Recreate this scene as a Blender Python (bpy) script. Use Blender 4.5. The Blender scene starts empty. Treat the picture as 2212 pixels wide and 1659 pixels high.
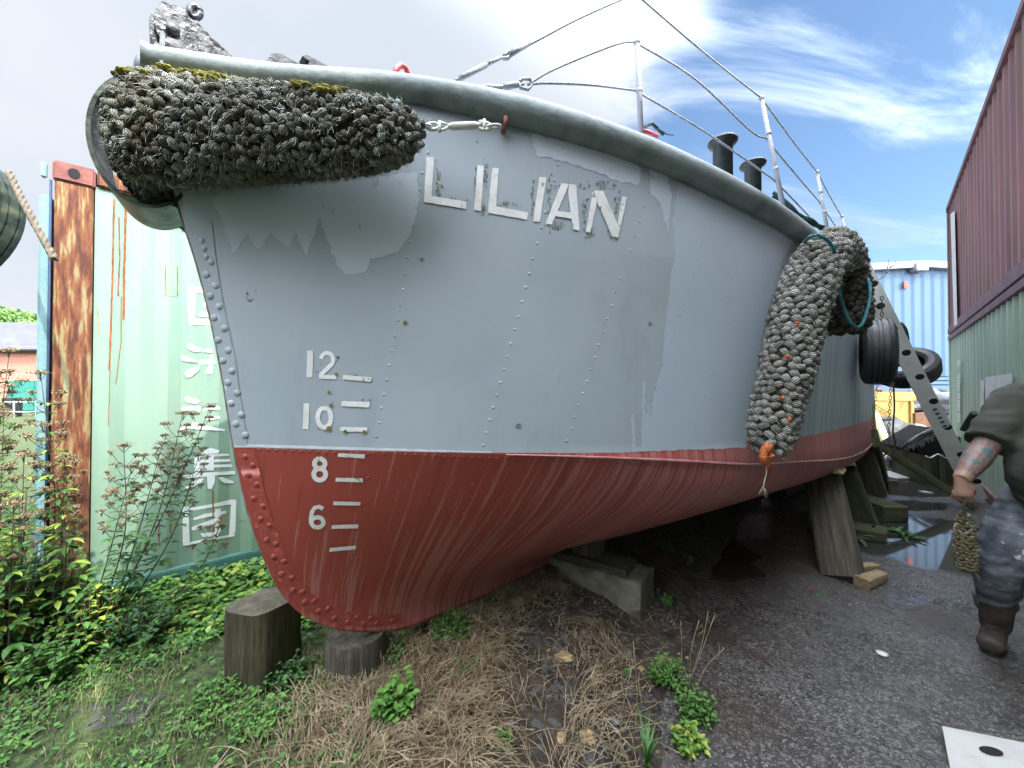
import bpy, bmesh, math, random
from mathutils import Vector, Matrix, noise
from mathutils.bvhtree import BVHTree
R = math.radians
random.seed(7)
scn = bpy.context.scene
COL = scn.collection
# ------------------------------------------------------------ camera, world, sun
CAMH = 1.5; F = 830.7; CX, CY = 1106.0, 829.5; PITCH = R(0.72)
cam = bpy.data.cameras.new('camera'); camo = bpy.data.objects.new('camera', cam); COL.objects.link(camo)
camo.location = (0, 0, CAMH); camo.rotation_euler = (R(90) + PITCH, 0, 0)
cam.sensor_width = 36; cam.lens = 36 * F / 2212; cam.clip_start = 0.05; cam.clip_end = 2000
scn.camera = camo
scn.view_settings.view_transform = 'Standard'; scn.view_settings.look = 'None'
scn.view_settings.exposure = 1.5; scn.view_settings.gamma = 1
SUN_EL = R(49); SUN_AZ = Vector((0.655, -0.755))          # horizontal direction towards the sun
sl = bpy.data.lights.new('sun', 'SUN'); sl.energy = 2.0; sl.angle = R(0.5); sl.color = (1, 0.95, 0.86)
so = bpy.data.objects.new('sun', sl); COL.objects.link(so)
sd = Vector((SUN_AZ.x * math.cos(SUN_EL), SUN_AZ.y * math.cos(SUN_EL), math.sin(SUN_EL)))
so.rotation_euler = sd.to_track_quat('Z', 'Y').to_euler(); so.location = (0, 0, 20)

def build_world():
    w = bpy.data.worlds.new("World"); scn.world = w; w.use_nodes = True
    nt = w.node_tree; N = nt.nodes; L = nt.links; N.clear()
    out = N.new('ShaderNodeOutputWorld'); bg = N.new('ShaderNodeBackground'); bg.inputs[1].default_value = 0.12
    L.new(bg.outputs[0], out.inputs[0])
    sky = N.new('ShaderNodeTexSky'); sky.sky_type = 'NISHITA'; sky.sun_disc = False
    sky.sun_elevation = SUN_EL; sky.sun_rotation = math.atan2(SUN_AZ.x, SUN_AZ.y)
    tc = N.new('ShaderNodeTexCoord')
    def math_(op, a, b=None, clamp=False):
        m = N.new('ShaderNodeMath'); m.operation = op; m.use_clamp = clamp
        for i, v in enumerate((a, b)):
            if v is None: continue
            if isinstance(v, (int, float)): m.inputs[i].default_value = v
            else: L.new(v, m.inputs[i])
        return m.outputs[0]
    sep = N.new('ShaderNodeSeparateXYZ'); L.new(tc.outputs['Generated'], sep.inputs[0])
    zz = math_('ADD', math_('MAXIMUM', sep.outputs[2], 0.0), 0.22)
    cmb = N.new('ShaderNodeCombineXYZ')
    L.new(math_('DIVIDE', sep.outputs[0], zz), cmb.inputs[0]); L.new(math_('DIVIDE', sep.outputs[1], zz), cmb.inputs[1])
    mp = N.new('ShaderNodeMapping'); mp.inputs['Rotation'].default_value = (0, 0, R(-38)); mp.inputs['Scale'].default_value = (0.75, 1.9, 1)
    L.new(cmb.outputs[0], mp.inputs[0])
    n1 = N.new('ShaderNodeTexNoise'); n1.inputs['Scale'].default_value = 1.5; n1.inputs['Detail'].default_value = 9; n1.inputs['Roughness'].default_value = 0.6
    n1.inputs['Distortion'].default_value = 0.7; L.new(mp.outputs[0], n1.inputs['Vector'])
    n2 = N.new('ShaderNodeTexNoise'); n2.inputs['Scale'].default_value = 0.9; n2.inputs['Detail'].default_value = 4; L.new(cmb.outputs[0], n2.inputs['Vector'])
    def patch(c, lo, hi):
        d = N.new('ShaderNodeVectorMath'); d.operation = 'DOT_PRODUCT'; L.new(tc.outputs['Generated'], d.inputs[0]); d.inputs[1].default_value = Vector(c).normalized()
        mr = N.new('ShaderNodeMapRange'); mr.interpolation_type = 'SMOOTHSTEP'
        mr.inputs[1].default_value = lo; mr.inputs[2].default_value = hi; L.new(d.outputs['Value'], mr.inputs[0]); return mr.outputs[0]
    p1 = patch((0.90, 1, 0.56), 0.84, 0.95)
    p2 = patch((1.15, 1, 0.95), 0.90, 0.99)
    blue = math_('MAXIMUM', p1, math_('MULTIPLY', p2, 0.66))
    v = math_('ADD', math_('SUBTRACT', math_('MULTIPLY', math_('SUBTRACT', n1.outputs[0], 0.5), 2.0), math_('MULTIPLY', blue, 0.98)), 0.80)
    ms = N.new('ShaderNodeMapRange'); ms.interpolation_type = 'SMOOTHSTEP'; ms.inputs[1].default_value = -0.22; ms.inputs[2].default_value = 0.5; L.new(v, ms.inputs[0])
    cr = N.new('ShaderNodeValToRGB'); cr.color_ramp.elements[0].position = 0.3; cr.color_ramp.elements[0].color = (3.5, 3.95, 4.65, 1)
    cr.color_ramp.elements[1].position = 0.68; cr.color_ramp.elements[1].color = (4.6, 4.85, 5.2, 1); L.new(n2.outputs[0], cr.inputs[0])
    tint = N.new('ShaderNodeMix'); tint.data_type = 'RGBA'; tint.blend_type = 'MULTIPLY'; tint.inputs[0].default_value = 1
    L.new(sky.outputs[0], tint.inputs[6]); tint.inputs[7].default_value = (0.66, 0.76, 0.80, 1)
    glow = patch(sd, 0.08, 0.95)                          # cloud brightened round the sun, behind the camera, added as fill for the hull
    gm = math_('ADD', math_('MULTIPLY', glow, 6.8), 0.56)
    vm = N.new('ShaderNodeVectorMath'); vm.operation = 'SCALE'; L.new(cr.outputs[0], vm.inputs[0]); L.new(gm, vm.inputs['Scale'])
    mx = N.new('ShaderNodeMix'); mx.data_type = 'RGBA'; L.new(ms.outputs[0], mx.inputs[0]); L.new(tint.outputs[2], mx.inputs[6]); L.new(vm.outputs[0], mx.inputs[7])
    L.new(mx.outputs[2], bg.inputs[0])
build_world()

def ray(x, y):
    d = Vector(((x - CX) / F, 1.0, (CY - y) / F))
    d.rotate(Matrix.Rotation(PITCH, 3, 'X')); return d
C0 = Vector((0, 0, CAMH))
def P(x, y, Y): d = ray(x, y); return C0 + d * (Y / d.y)
def G(x, y, z=0.0): d = ray(x, y); return C0 + d * ((z - CAMH) / d.z)
def B(s, b, z=0.0): return Vector((0.7071 * (s + b - 1.8), 0.7071 * (s - b + 1.8), z))    # boat axes
AX = Vector((0.7071, 0.7071, 0)); NX = Vector((0.7071, -0.7071, 0)); UP = Vector((0, 0, 1))
def smooth(a, b, x):
    t = max(0, min(1, (x - a) / (b - a))); return t * t * (3 - 2 * t)
def spl(pts):                                            # monotone-ish cubic through points
    xs = [p[0] for p in pts]; ys = [p[1] for p in pts]; n = len(xs)
    m = []
    for i in range(n):
        if i == 0: m.append((ys[1] - ys[0]) / (xs[1] - xs[0]))
        elif i == n - 1: m.append((ys[-1] - ys[-2]) / (xs[-1] - xs[-2]))
        else:
            a = (ys[i] - ys[i-1]) / (xs[i] - xs[i-1]); b = (ys[i+1] - ys[i]) / (xs[i+1] - xs[i])
            m.append(0 if a * b < 0 else (a + b) / 2)
    def f(x):
        if x <= xs[0]: return ys[0] + m[0] * (x - xs[0])
        if x >= xs[-1]: return ys[-1] + m[-1] * (x - xs[-1])
        for i in range(n - 1):
            if x <= xs[i+1]: break
        h = xs[i+1] - xs[i]; t = (x - xs[i]) / h
        return (2*t**3-3*t*t+1)*ys[i] + (t**3-2*t*t+t)*h*m[i] + (-2*t**3+3*t*t)*ys[i+1] + (t**3-t*t)*h*m[i+1]
    return f
def nz(p, s=1.0, seed=0): return noise.noise(Vector(p) * s + Vector((seed * 13.1, seed * 7.7, seed * 3.3)))

# ------------------------------------------------------------ materials
def pm(name, stops, scale=3, stretch=(1, 1, 1), rough=0.7, rough2=None, bump=0.2, bscale=40, metal=0.0, detail=8, nrough=0.6, coord='Object', spec=None, dist=0.0, bstretch=None, layer=None, layer2=None):
    m = bpy.data.materials.new(name); m.use_nodes = True; nt = m.node_tree; N = nt.nodes; L = nt.links
    bs = N['Principled BSDF']; tc = N.new('ShaderNodeTexCoord'); mp = N.new('ShaderNodeMapping'); mp.inputs['Scale'].default_value = stretch
    L.new(tc.outputs[coord], mp.inputs[0])
    n = N.new('ShaderNodeTexNoise'); n.inputs['Scale'].default_value = scale; n.inputs['Detail'].default_value = detail; n.inputs['Roughness'].default_value = nrough
    n.inputs['Distortion'].default_value = dist; L.new(mp.outputs[0], n.inputs['Vector'])
    cr = N.new('ShaderNodeValToRGB'); e = cr.color_ramp.elements
    while len(e) < len(stops): e.new(0.5)
    for i, (p, c) in enumerate(stops): e[i].position = p; e[i].color = (*c, 1)
    L.new(n.outputs[0], cr.inputs[0]); col = cr.outputs[0]
    for ly in (layer, layer2):
        if not ly: continue
        # (color, scale, stretch, lo, hi, amount)
        c, s_, st, lo, hi, am = ly
        mp2 = N.new('ShaderNodeMapping'); mp2.inputs['Scale'].default_value = st; mp2.inputs['Location'].default_value = (3.1, 1.7, 5.2); L.new(tc.outputs[coord], mp2.inputs[0])
        n2 = N.new('ShaderNodeTexNoise'); n2.inputs['Scale'].default_value = s_; n2.inputs['Detail'].default_value = 9; n2.inputs['Roughness'].default_value = 0.65; L.new(mp2.outputs[0], n2.inputs['Vector'])
        mr = N.new('ShaderNodeMapRange'); mr.inputs[1].default_value = lo; mr.inputs[2].default_value = hi; mr.inputs[4].default_value = am; L.new(n2.outputs[0], mr.inputs[0])
        mx = N.new('ShaderNodeMix'); mx.data_type = 'RGBA'; L.new(mr.outputs[0], mx.inputs[0]); L.new(col, mx.inputs[6]); mx.inputs[7].default_value = (*c, 1); col = mx.outputs[2]
    L.new(col, bs.inputs['Base Color'])
    bs.inputs['Roughness'].default_value = rough; bs.inputs['Metallic'].default_value = metal
    if rough2 is not None:
        mr = N.new('ShaderNodeMapRange'); mr.inputs[1].default_value = 0.35; mr.inputs[2].default_value = 0.65; mr.inputs[3].default_value = rough; mr.inputs[4].default_value = rough2
        L.new(n.outputs[0], mr.inputs[0]); L.new(mr.outputs[0], bs.inputs['Roughness'])
    if spec is not None: bs.inputs['Specular IOR Level'].default_value = spec
    if bump:
        mp3 = N.new('ShaderNodeMapping'); mp3.inputs['Scale'].default_value = bstretch or (1, 1, 1); L.new(tc.outputs[coord], mp3.inputs[0])
        nb = N.new('ShaderNodeTexNoise'); nb.inputs['Scale'].default_value = bscale; nb.inputs['Detail'].default_value = 5; L.new(mp3.outputs[0], nb.inputs['Vector'])
        b = N.new('ShaderNodeBump'); b.inputs['Strength'].default_value = bump; b.inputs['Distance'].default_value = 0.01; L.new(nb.outputs[0], b.inputs['Height']); L.new(b.outputs[0], bs.inputs['Normal'])
    return m
M = {}
def g3(v): return (v, v, v)
M['grey'] = pm('hull grey paint', [(0.3, (0.31, 0.36, 0.395)), (0.55, (0.35, 0.40, 0.435)), (0.75, (0.385, 0.43, 0.465))], 1.4, rough=0.42, rough2=0.55, bump=0.16, bscale=9, layer=((0.21, 0.25, 0.27), 3.0, (1, 1, 0.35), 0.56, 0.72, 0.45), layer2=((0.20, 0.22, 0.17), 14, (1, 1, 0.3), 0.70, 0.76, 0.7))
M['grey_light'] = pm('pale blue grey paint', [(0.3, (0.44, 0.49, 0.55)), (0.7, (0.48, 0.53, 0.585))], 2, rough=0.5, bump=0.08, bscale=25, layer=((0.29, 0.335, 0.38), 22, (1, 1, 0.5), 0.62, 0.68, 0.8))
M['grey_stain'] = pm('stained grey paint', [(0.3, (0.32, 0.365, 0.385)), (0.7, (0.355, 0.40, 0.425))], 4, rough=0.55, bump=0.1, bscale=25)
M['grey_dirty'] = pm('weathered grey paint', [(0.35, (0.10, 0.125, 0.115)), (0.5, (0.20, 0.235, 0.235)), (0.7, (0.25, 0.285, 0.29))], 3.2, rough=0.55, bump=0.3, bscale=40, layer=((0.09, 0.115, 0.085), 12, (1, 1, 1), 0.58, 0.70, 0.75))
M['red'] = pm('red antifouling', [(0.3, (0.27, 0.048, 0.036)), (0.55, (0.33, 0.060, 0.045)), (0.8, (0.37, 0.090, 0.075))], 0.9, stretch=(1, 1, 1), rough=0.38, rough2=0.55, bump=0.08, bscale=30, coord='UV')
M['chipped'] = pm('chipped stem edge', [(0.35, (0.06, 0.05, 0.045)), (0.5, (0.20, 0.12, 0.09)), (0.6, (0.25, 0.28, 0.30))], 18, rough=0.7, bump=0.5, bscale=60)
M['white'] = pm('old white paint', [(0.3, (0.62, 0.61, 0.58)), (0.6, (0.78, 0.78, 0.76))], 12, rough=0.6, bump=0.2, bscale=60, layer=((0.20, 0.21, 0.13), 30, (1, 1, 1), 0.60, 0.66, 0.8))
M['lichen'] = pm('lichen', [(0.35, (0.12, 0.13, 0.05)), (0.6, (0.28, 0.30, 0.26))], 60, rough=0.9, bump=0.6, bscale=120)
M['blueflake'] = pm('old blue paint', [(0.4, (0.10, 0.15, 0.25)), (0.6, (0.22, 0.27, 0.34))], 50, rough=0.7)
M['ltgrey'] = pm('galvanised wire', [(0.3, (0.22, 0.235, 0.25)), (0.7, (0.36, 0.37, 0.385))], 20, rough=0.5, bump=0.4, bscale=90, metal=0.2)
M['stanch'] = pm('pale post paint', [(0.3, (0.35, 0.36, 0.42)), (0.7, (0.45, 0.46, 0.50))], 8, rough=0.5)
M['black'] = pm('glossy black paint', [(0.3, (0.010, 0.012, 0.014)), (0.7, (0.03, 0.033, 0.036))], 10, rough=0.2, rough2=0.4, bump=0.2, bscale=40)
M['blacksteel'] = pm('thick black bitumen paint', [(0.35, (0.012, 0.013, 0.017)), (0.62, (0.06, 0.062, 0.07))], 30, rough=0.16, rough2=0.45, bump=0.3, bscale=38, metal=0.3)
M['rubber'] = pm('black rubber', [(0.3, (0.010, 0.011, 0.011)), (0.7, (0.028, 0.029, 0.029))], 6, rough=0.45, rough2=0.7, bump=0.2, bscale=60)
M['greenrub'] = pm('dark green band', [(0.35, (0.012, 0.02, 0.018)), (0.6, (0.045, 0.06, 0.04)), (0.75, (0.11, 0.12, 0.05))], 5, stretch=(1, 1, 3), rough=0.25, rough2=0.5, bump=0.25, bscale=30)
M['ringred'] = pm('red enamel', [(0.4, (0.45, 0.03, 0.035)), (0.62, (0.55, 0.07, 0.06)), (0.72, (0.5, 0.45, 0.42))], 30, rough=0.4)
M['wood'] = pm('weathered grey timber', [(0.3, (0.028, 0.024, 0.017)), (0.5, (0.08, 0.068, 0.048)), (0.75, (0.155, 0.138, 0.108))], 5, stretch=(11, 11, 0.5), rough=0.85, bump=1.0, bscale=14, bstretch=(14, 14, 0.5), layer=((0.035, 0.05, 0.016), 3.5, (1, 1, 1), 0.5, 0.62, 0.6))
M['woodgreen'] = pm('mossy timber', [(0.3, (0.02, 0.022, 0.010)), (0.55, (0.055, 0.062, 0.025)), (0.8, (0.12, 0.115, 0.06))], 4, stretch=(10, 10, 0.6), rough=0.9, bump=1.0, bscale=14, bstretch=(12, 12, 0.5))
M['woodpale'] = pm('cut timber', [(0.3, (0.16, 0.11, 0.06)), (0.7, (0.36, 0.27, 0.16))], 6, stretch=(8, 8, 1), rough=0.8, bump=0.5, bscale=30)
M['stump'] = pm('mossy sawn timber', [(0.3, (0.014, 0.010, 0.006)), (0.5, (0.040, 0.030, 0.014)), (0.72, (0.09, 0.072, 0.036))], 4, stretch=(14, 14, 0.5), rough=0.88, bump=1.0, bscale=18, bstretch=(8, 8, 0.35), layer=((0.055, 0.07, 0.012), 5, (1, 1, 0.5), 0.46, 0.62, 0.75), layer2=((0.02, 0.016, 0.012), 6, (1, 1, 0.5), 0.55, 0.7, 0.8))
M['stumptop'] = pm('weathered end grain', [(0.3, (0.045, 0.038, 0.028)), (0.5, (0.09, 0.078, 0.055)), (0.72, (0.16, 0.14, 0.10))], 14, rough=0.9, bump=1.0, bscale=60, layer=((0.06, 0.075, 0.025), 5, (1, 1, 1), 0.5, 0.65, 0.6))
M['conc'] = pm('old concrete', [(0.3, (0.10, 0.095, 0.075)), (0.5, (0.19, 0.18, 0.14)), (0.75, (0.27, 0.25, 0.20))], 6, rough=0.9, bump=0.7, bscale=45, layer=((0.07, 0.085, 0.02), 3, (1, 1, 1), 0.52, 0.62, 0.8), layer2=((0.06, 0.055, 0.045), 2.2, (1, 1, 1), 0.55, 0.6, 0.7))
M['alu'] = pm('dull aluminium', [(0.3, (0.58, 0.58, 0.54)), (0.7, (0.72, 0.71, 0.66))], 8, rough=0.45, metal=0.0, bump=0.15, bscale=50, layer=((0.20, 0.19, 0.16), 16, (1, 1, 1), 0.62, 0.7, 0.6))
M['dark'] = pm('dark hole', [(0.3, g3(0.006)), (0.7, g3(0.012))], 5, rough=0.9)
M['rope'] = pm('weathered fender rope', [(0.3, (0.20, 0.19, 0.16)), (0.5, (0.38, 0.37, 0.335)), (0.72, (0.56, 0.55, 0.51))], 9, rough=0.9, bump=0.6, bscale=160, layer=((0.10, 0.085, 0.045), 5, (1, 1, 1), 0.52, 0.66, 0.65))
M['ropedark'] = pm('dark mossy rope', [(0.3, (0.12, 0.11, 0.07)), (0.5, (0.29, 0.295, 0.235)), (0.72, (0.50, 0.52, 0.47))], 13, rough=0.95, bump=0.7, bscale=170, layer=((0.075, 0.05, 0.018), 4.5, (1, 1, 1), 0.48, 0.60, 0.85))
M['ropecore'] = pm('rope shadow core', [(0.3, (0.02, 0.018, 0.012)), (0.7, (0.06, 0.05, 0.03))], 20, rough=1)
M['moss'] = pm('yellow moss', [(0.3, (0.09, 0.08, 0.014)), (0.7, (0.24, 0.22, 0.035))], 60, rough=1, bump=.5, bscale=200)
M['teal'] = pm('teal rope', [(0.3, (0.02, 0.11, 0.14)), (0.7, (0.05, 0.24, 0.29))], 30, rough=0.7, bump=0.6, bscale=100)
M['netgreen'] = pm('dark green net', [(0.3, (0.008, 0.025, 0.025)), (0.7, (0.02, 0.07, 0.065))], 30, rough=0.8, bump=0.6, bscale=80)
M['orange'] = pm('orange rope', [(0.3, (0.30, 0.07, 0.015)), (0.7, (0.62, 0.16, 0.04))], 40, rough=0.8, bump=0.8, bscale=120)
M['twine'] = pm('frayed twine', [(0.3, (0.35, 0.30, 0.2)), (0.7, (0.6, 0.55, 0.42))], 40, rough=0.9)
M['rust'] = pm('rusted post', [(0.40, (0.085, 0.026, 0.014)), (0.48, (0.17, 0.052, 0.020)), (0.535, (0.21, 0.085, 0.030)), (0.59, (0.27, 0.20, 0.085)), (0.72, (0.26, 0.265, 0.16))], 11.0, stretch=(3.5, 3.5, 0.42), rough=0.8, bump=0.8, bscale=30, bstretch=(3, 3, 0.6), dist=0.15)
M['casting'] = pm('corner casting', [(0.3, (0.14, 0.045, 0.035)), (0.7, (0.27, 0.10, 0.075))], 12, rough=0.8, bump=0.4)
M['cgreen'] = pm('pale green container paint', [(0.3, (0.185, 0.30, 0.23)), (0.5, (0.235, 0.35, 0.27)), (0.75, (0.30, 0.40, 0.31))], 1.6, stretch=(1, 1, 0.35), rough=0.5, bump=0.15, bscale=20, layer=((0.34, 0.40, 0.27), 5, (1, 1, 0.15), 0.5, 0.7, 0.5), layer2=((0.33, 0.09, 0.02), 7, (1.3, 1.3, 0.09), 0.675, 0.71, 0.9))
M['cgreen_low'] = pm('teal rail paint', [(0.3, (0.06, 0.16, 0.13)), (0.6, (0.10, 0.23, 0.19)), (0.8, (0.16, 0.28, 0.22))], 4, rough=0.6, bump=0.3)
M['cteal'] = pm('teal door paint', [(0.3, (0.13, 0.26, 0.28)), (0.7, (0.22, 0.36, 0.36))], 3, rough=0.6, bump=0.3)
M['gasket'] = pm('door gasket', [(0.3, (0.015, 0.03, 0.07)), (0.7, (0.03, 0.06, 0.12))], 9, rough=0.7)
M['cgreen2'] = pm('sage green container paint', [(0.3, (0.25, 0.34, 0.26)), (0.7, (0.36, 0.45, 0.37))], 2, stretch=(1, 1, 0.3), rough=0.55, bump=0.15, layer=((0.12, 0.15, 0.08), 6, (1, 1, 0.12), 0.55, 0.72, 0.6))
M['cred'] = pm('maroon container paint', [(0.3, (0.12, 0.05, 0.058)), (0.6, (0.20, 0.085, 0.094)), (0.8, (0.25, 0.12, 0.12))], 2, stretch=(1, 1, 0.3), rough=0.5, bump=0.15, layer=((0.11, 0.10, 0.04), 7, (1, 1, 0.12), 0.5, 0.7, 0.6))
M['cframe'] = pm('maroon frame', [(0.3, (0.10, 0.035, 0.045)), (0.7, (0.19, 0.09, 0.10))], 4, rough=0.6, bump=0.3)
M['sticker'] = pm('pale sticker', [(0.3, (0.50, 0.53, 0.52)), (0.7, (0.66, 0.68, 0.68))], 6, rough=0.6)
M['shedblue'] = pm('blue cladding', [(0.3, (0.04, 0.088, 0.155)), (0.7, (0.055, 0.115, 0.185))], 0.7, stretch=(1, 1, 0.3), rough=0.5, bump=0.05, bscale=10)
M['shedwhite'] = pm('white gutter', [(0.3, (0.22, 0.235, 0.25)), (0.7, (0.30, 0.315, 0.33))], 1.5, rough=0.5)
M['signred'] = pm('red sign', [(0.3, (0.50, 0.05, 0.03)), (0.7, (0.62, 0.08, 0.05))], 3, rough=0.5)
M['yellow'] = pm('yellow paint', [(0.35, (0.20, 0.12, 0.03)), (0.48, (0.33, 0.22, 0.045)), (0.7, (0.44, 0.31, 0.08))], 3, rough=0.6, bump=0.2)
M['brown'] = pm('rusty board', [(0.3, (0.09, 0.035, 0.015)), (0.7, (0.22, 0.10, 0.045))], 4, rough=0.8)
M['brick'] = pm('red brick', [(0.3, (0.30, 0.09, 0.055)), (0.7, (0.42, 0.15, 0.10))], 2, rough=0.9)
M['slate'] = pm('slate roof', [(0.3, (0.06, 0.06, 0.07)), (0.7, (0.10, 0.10, 0.115))], 2, rough=0.7)
M['leaf'] = pm('broad weed leaves', [(0.3, (0.028, 0.085, 0.016)), (0.5, (0.05, 0.15, 0.025)), (0.75, (0.11, 0.24, 0.04))], 9, rough=0.65, bump=0)
M['leafdark'] = pm('dark weed leaves', [(0.3, (0.014, 0.045, 0.018)), (0.55, (0.03, 0.085, 0.028)), (0.8, (0.07, 0.15, 0.04))], 7, rough=0.65, bump=0)
M['leafbright'] = pm('bright young leaves', [(0.3, (0.05, 0.16, 0.018)), (0.7, (0.13, 0.28, 0.045))], 9, rough=0.65, bump=0)
M['leafyel'] = pm('yellowing leaves', [(0.3, (0.14, 0.25, 0.03)), (0.7, (0.35, 0.42, 0.07))], 9, rough=0.5, bump=0)
M['stem'] = pm('weed stem', [(0.3, (0.05, 0.03, 0.022)), (0.7, (0.12, 0.08, 0.045))], 9, rough=0.7, bump=0)
M['flower'] = pm('faded pink flowers', [(0.35, (0.11, 0.08, 0.04)), (0.5, (0.23, 0.17, 0.10)), (0.7, (0.34, 0.30, 0.17))], 60, rough=0.9, bump=0)
M['grass'] = pm('grass', [(0.3, (0.05, 0.13, 0.02)), (0.7, (0.14, 0.24, 0.045))], 6, rough=0.6, bump=0)
M['straw'] = pm('dry straw', [(0.3, (0.10, 0.07, 0.037)), (0.5, (0.23, 0.175, 0.105)), (0.75, (0.46, 0.38, 0.24))], 14, rough=0.8, bump=0)
M['stone'] = pm('grey stone', [(0.3, (0.07, 0.075, 0.085)), (0.7, (0.20, 0.21, 0.23))], 20, rough=0.7, bump=0.5)
M['sandstone'] = pm('ochre stone', [(0.3, (0.22, 0.13, 0.06)), (0.6, (0.42, 0.30, 0.15)), (0.8, (0.55, 0.47, 0.38))], 16, rough=0.9, bump=0.8)
M['shirt'] = pm('dark olive grey cotton', [(0.35, (0.035, 0.038, 0.030)), (0.7, (0.06, 0.062, 0.05))], 4, rough=0.95, bump=0.9, bscale=9, bstretch=(1, 1, 0.6), layer=((0.4, 0.4, 0.38), 22, (1, 1, 1), 0.735, 0.75, 0.8))
M['jeans'] = pm('worn paint-splashed denim', [(0.38, (0.055, 0.064, 0.08)), (0.52, (0.13, 0.145, 0.165)), (0.66, (0.25, 0.265, 0.285))], 7, rough=0.9, bump=1.0, bscale=13, bstretch=(0.6, 0.6, 2.2), layer=((0.55, 0.55, 0.54), 12, (1, 1, 1), 0.62, 0.645, 0.85))
M['boot'] = pm('brown work boots', [(0.3, (0.035, 0.028, 0.022)), (0.7, (0.11, 0.09, 0.07))], 9, rough=0.7, bump=0.5)
M['skin'] = pm('skin', [(0.3, (0.25, 0.135, 0.09)), (0.7, (0.36, 0.21, 0.15))], 6, rough=0.55, bump=0.15)
M['tattoo'] = pm('tattooed forearm', [(0.38, (0.07, 0.11, 0.12)), (0.46, (0.17, 0.13, 0.115)), (0.53, (0.20, 0.135, 0.105)), (0.62, (0.20, 0.07, 0.055)), (0.70, (0.13, 0.16, 0.155))], 22, rough=0.55, bump=0.1, detail=2)
M['hair'] = pm('brown hair', [(0.3, (0.03, 0.02, 0.012)), (0.7, (0.07, 0.05, 0.03))], 20, rough=0.8)
M['board'] = pm('scuffed white board', [(0.35, (0.40, 0.385, 0.36)), (0.6, (0.52, 0.505, 0.48))], 3, rough=0.55, bump=0.15, layer=((0.34, 0.29, 0.24), 5, (1, 3, 1), 0.58, 0.7, 0.6))
M['greybox'] = pm('grey green tin', [(0.3, (0.04, 0.045, 0.025)), (0.7, (0.11, 0.115, 0.07))], 4, stretch=(3, 3, 0.5), rough=0.7, bump=0.3)

def red_streaks():                                        # run marks along the plating
    m = M['red']; nt = m.node_tree; N = nt.nodes; L = nt.links; bs = N['Principled BSDF']
    src = bs.inputs['Base Color'].links[0].from_socket
    tc = N.new('ShaderNodeTexCoord'); mp = N.new('ShaderNodeMapping'); mp.inputs['Scale'].default_value = (42, 1.8, 1); L.new(tc.outputs['UV'], mp.inputs[0])
    n = N.new('ShaderNodeTexNoise'); n.inputs['Scale'].default_value = 1.0; n.inputs['Detail'].default_value = 5; n.inputs['Roughness'].default_value = 0.7; L.new(mp.outputs[0], n.inputs['Vector'])
    sp = N.new('ShaderNodeSeparateXYZ'); L.new(tc.outputs['UV'], sp.inputs[0])
    # streaks are worn where rain runs: more of them further aft
    a = N.new('ShaderNodeMapRange'); a.inputs[1].default_value = 0.9; a.inputs[2].default_value = 3.0; a.inputs[3].default_value = -0.06; a.inputs[4].default_value = 0.15
    hh = N.new('ShaderNodeMath'); hh.operation = 'MULTIPLY_ADD'; L.new(sp.outputs[1], hh.inputs[0]); hh.inputs[1].default_value = 1.8; L.new(sp.outputs[0], hh.inputs[2]); L.new(hh.outputs[0], a.inputs[0])
    ad = N.new('ShaderNodeMath'); ad.operation = 'ADD'; L.new(n.outputs[0], ad.inputs[0]); L.new(a.outputs[0], ad.inputs[1])
    mr = N.new('ShaderNodeMapRange'); mr.inputs[1].default_value = 0.58; mr.inputs[2].default_value = 0.63; mr.inputs[4].default_value = 0.75; L.new(ad.outputs[0], mr.inputs[0])
    mx = N.new('ShaderNodeMix'); mx.data_type = 'RGBA'; L.new(mr.outputs[0], mx.inputs[0]); L.new(src, mx.inputs[6]); mx.inputs[7].default_value = (0.42, 0.17, 0.16, 1)
    mp2 = N.new('ShaderNodeMapping'); mp2.inputs['Scale'].default_value = (26, 0.8, 1); mp2.inputs['Location'].default_value = (5, 2, 0); L.new(tc.outputs['UV'], mp2.inputs[0])
    n2 = N.new('ShaderNodeTexNoise'); n2.inputs['Scale'].default_value = 1.0; n2.inputs['Detail'].default_value = 3; L.new(mp2.outputs[0], n2.inputs['Vector'])
    mr2 = N.new('ShaderNodeMapRange'); mr2.inputs[1].default_value = 0.62; mr2.inputs[2].default_value = 0.64; mr2.inputs[4].default_value = 0.4; L.new(n2.outputs[0], mr2.inputs[0])
    mx2 = N.new('ShaderNodeMix'); mx2.data_type = 'RGBA'; L.new(mr2.outputs[0], mx2.inputs[0]); L.new(mx.outputs[2], mx2.inputs[6]); mx2.inputs[7].default_value = (0.17, 0.028, 0.025, 1)
    L.new(mx2.outputs[2], bs.inputs['Base Color'])
red_streaks()
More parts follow.
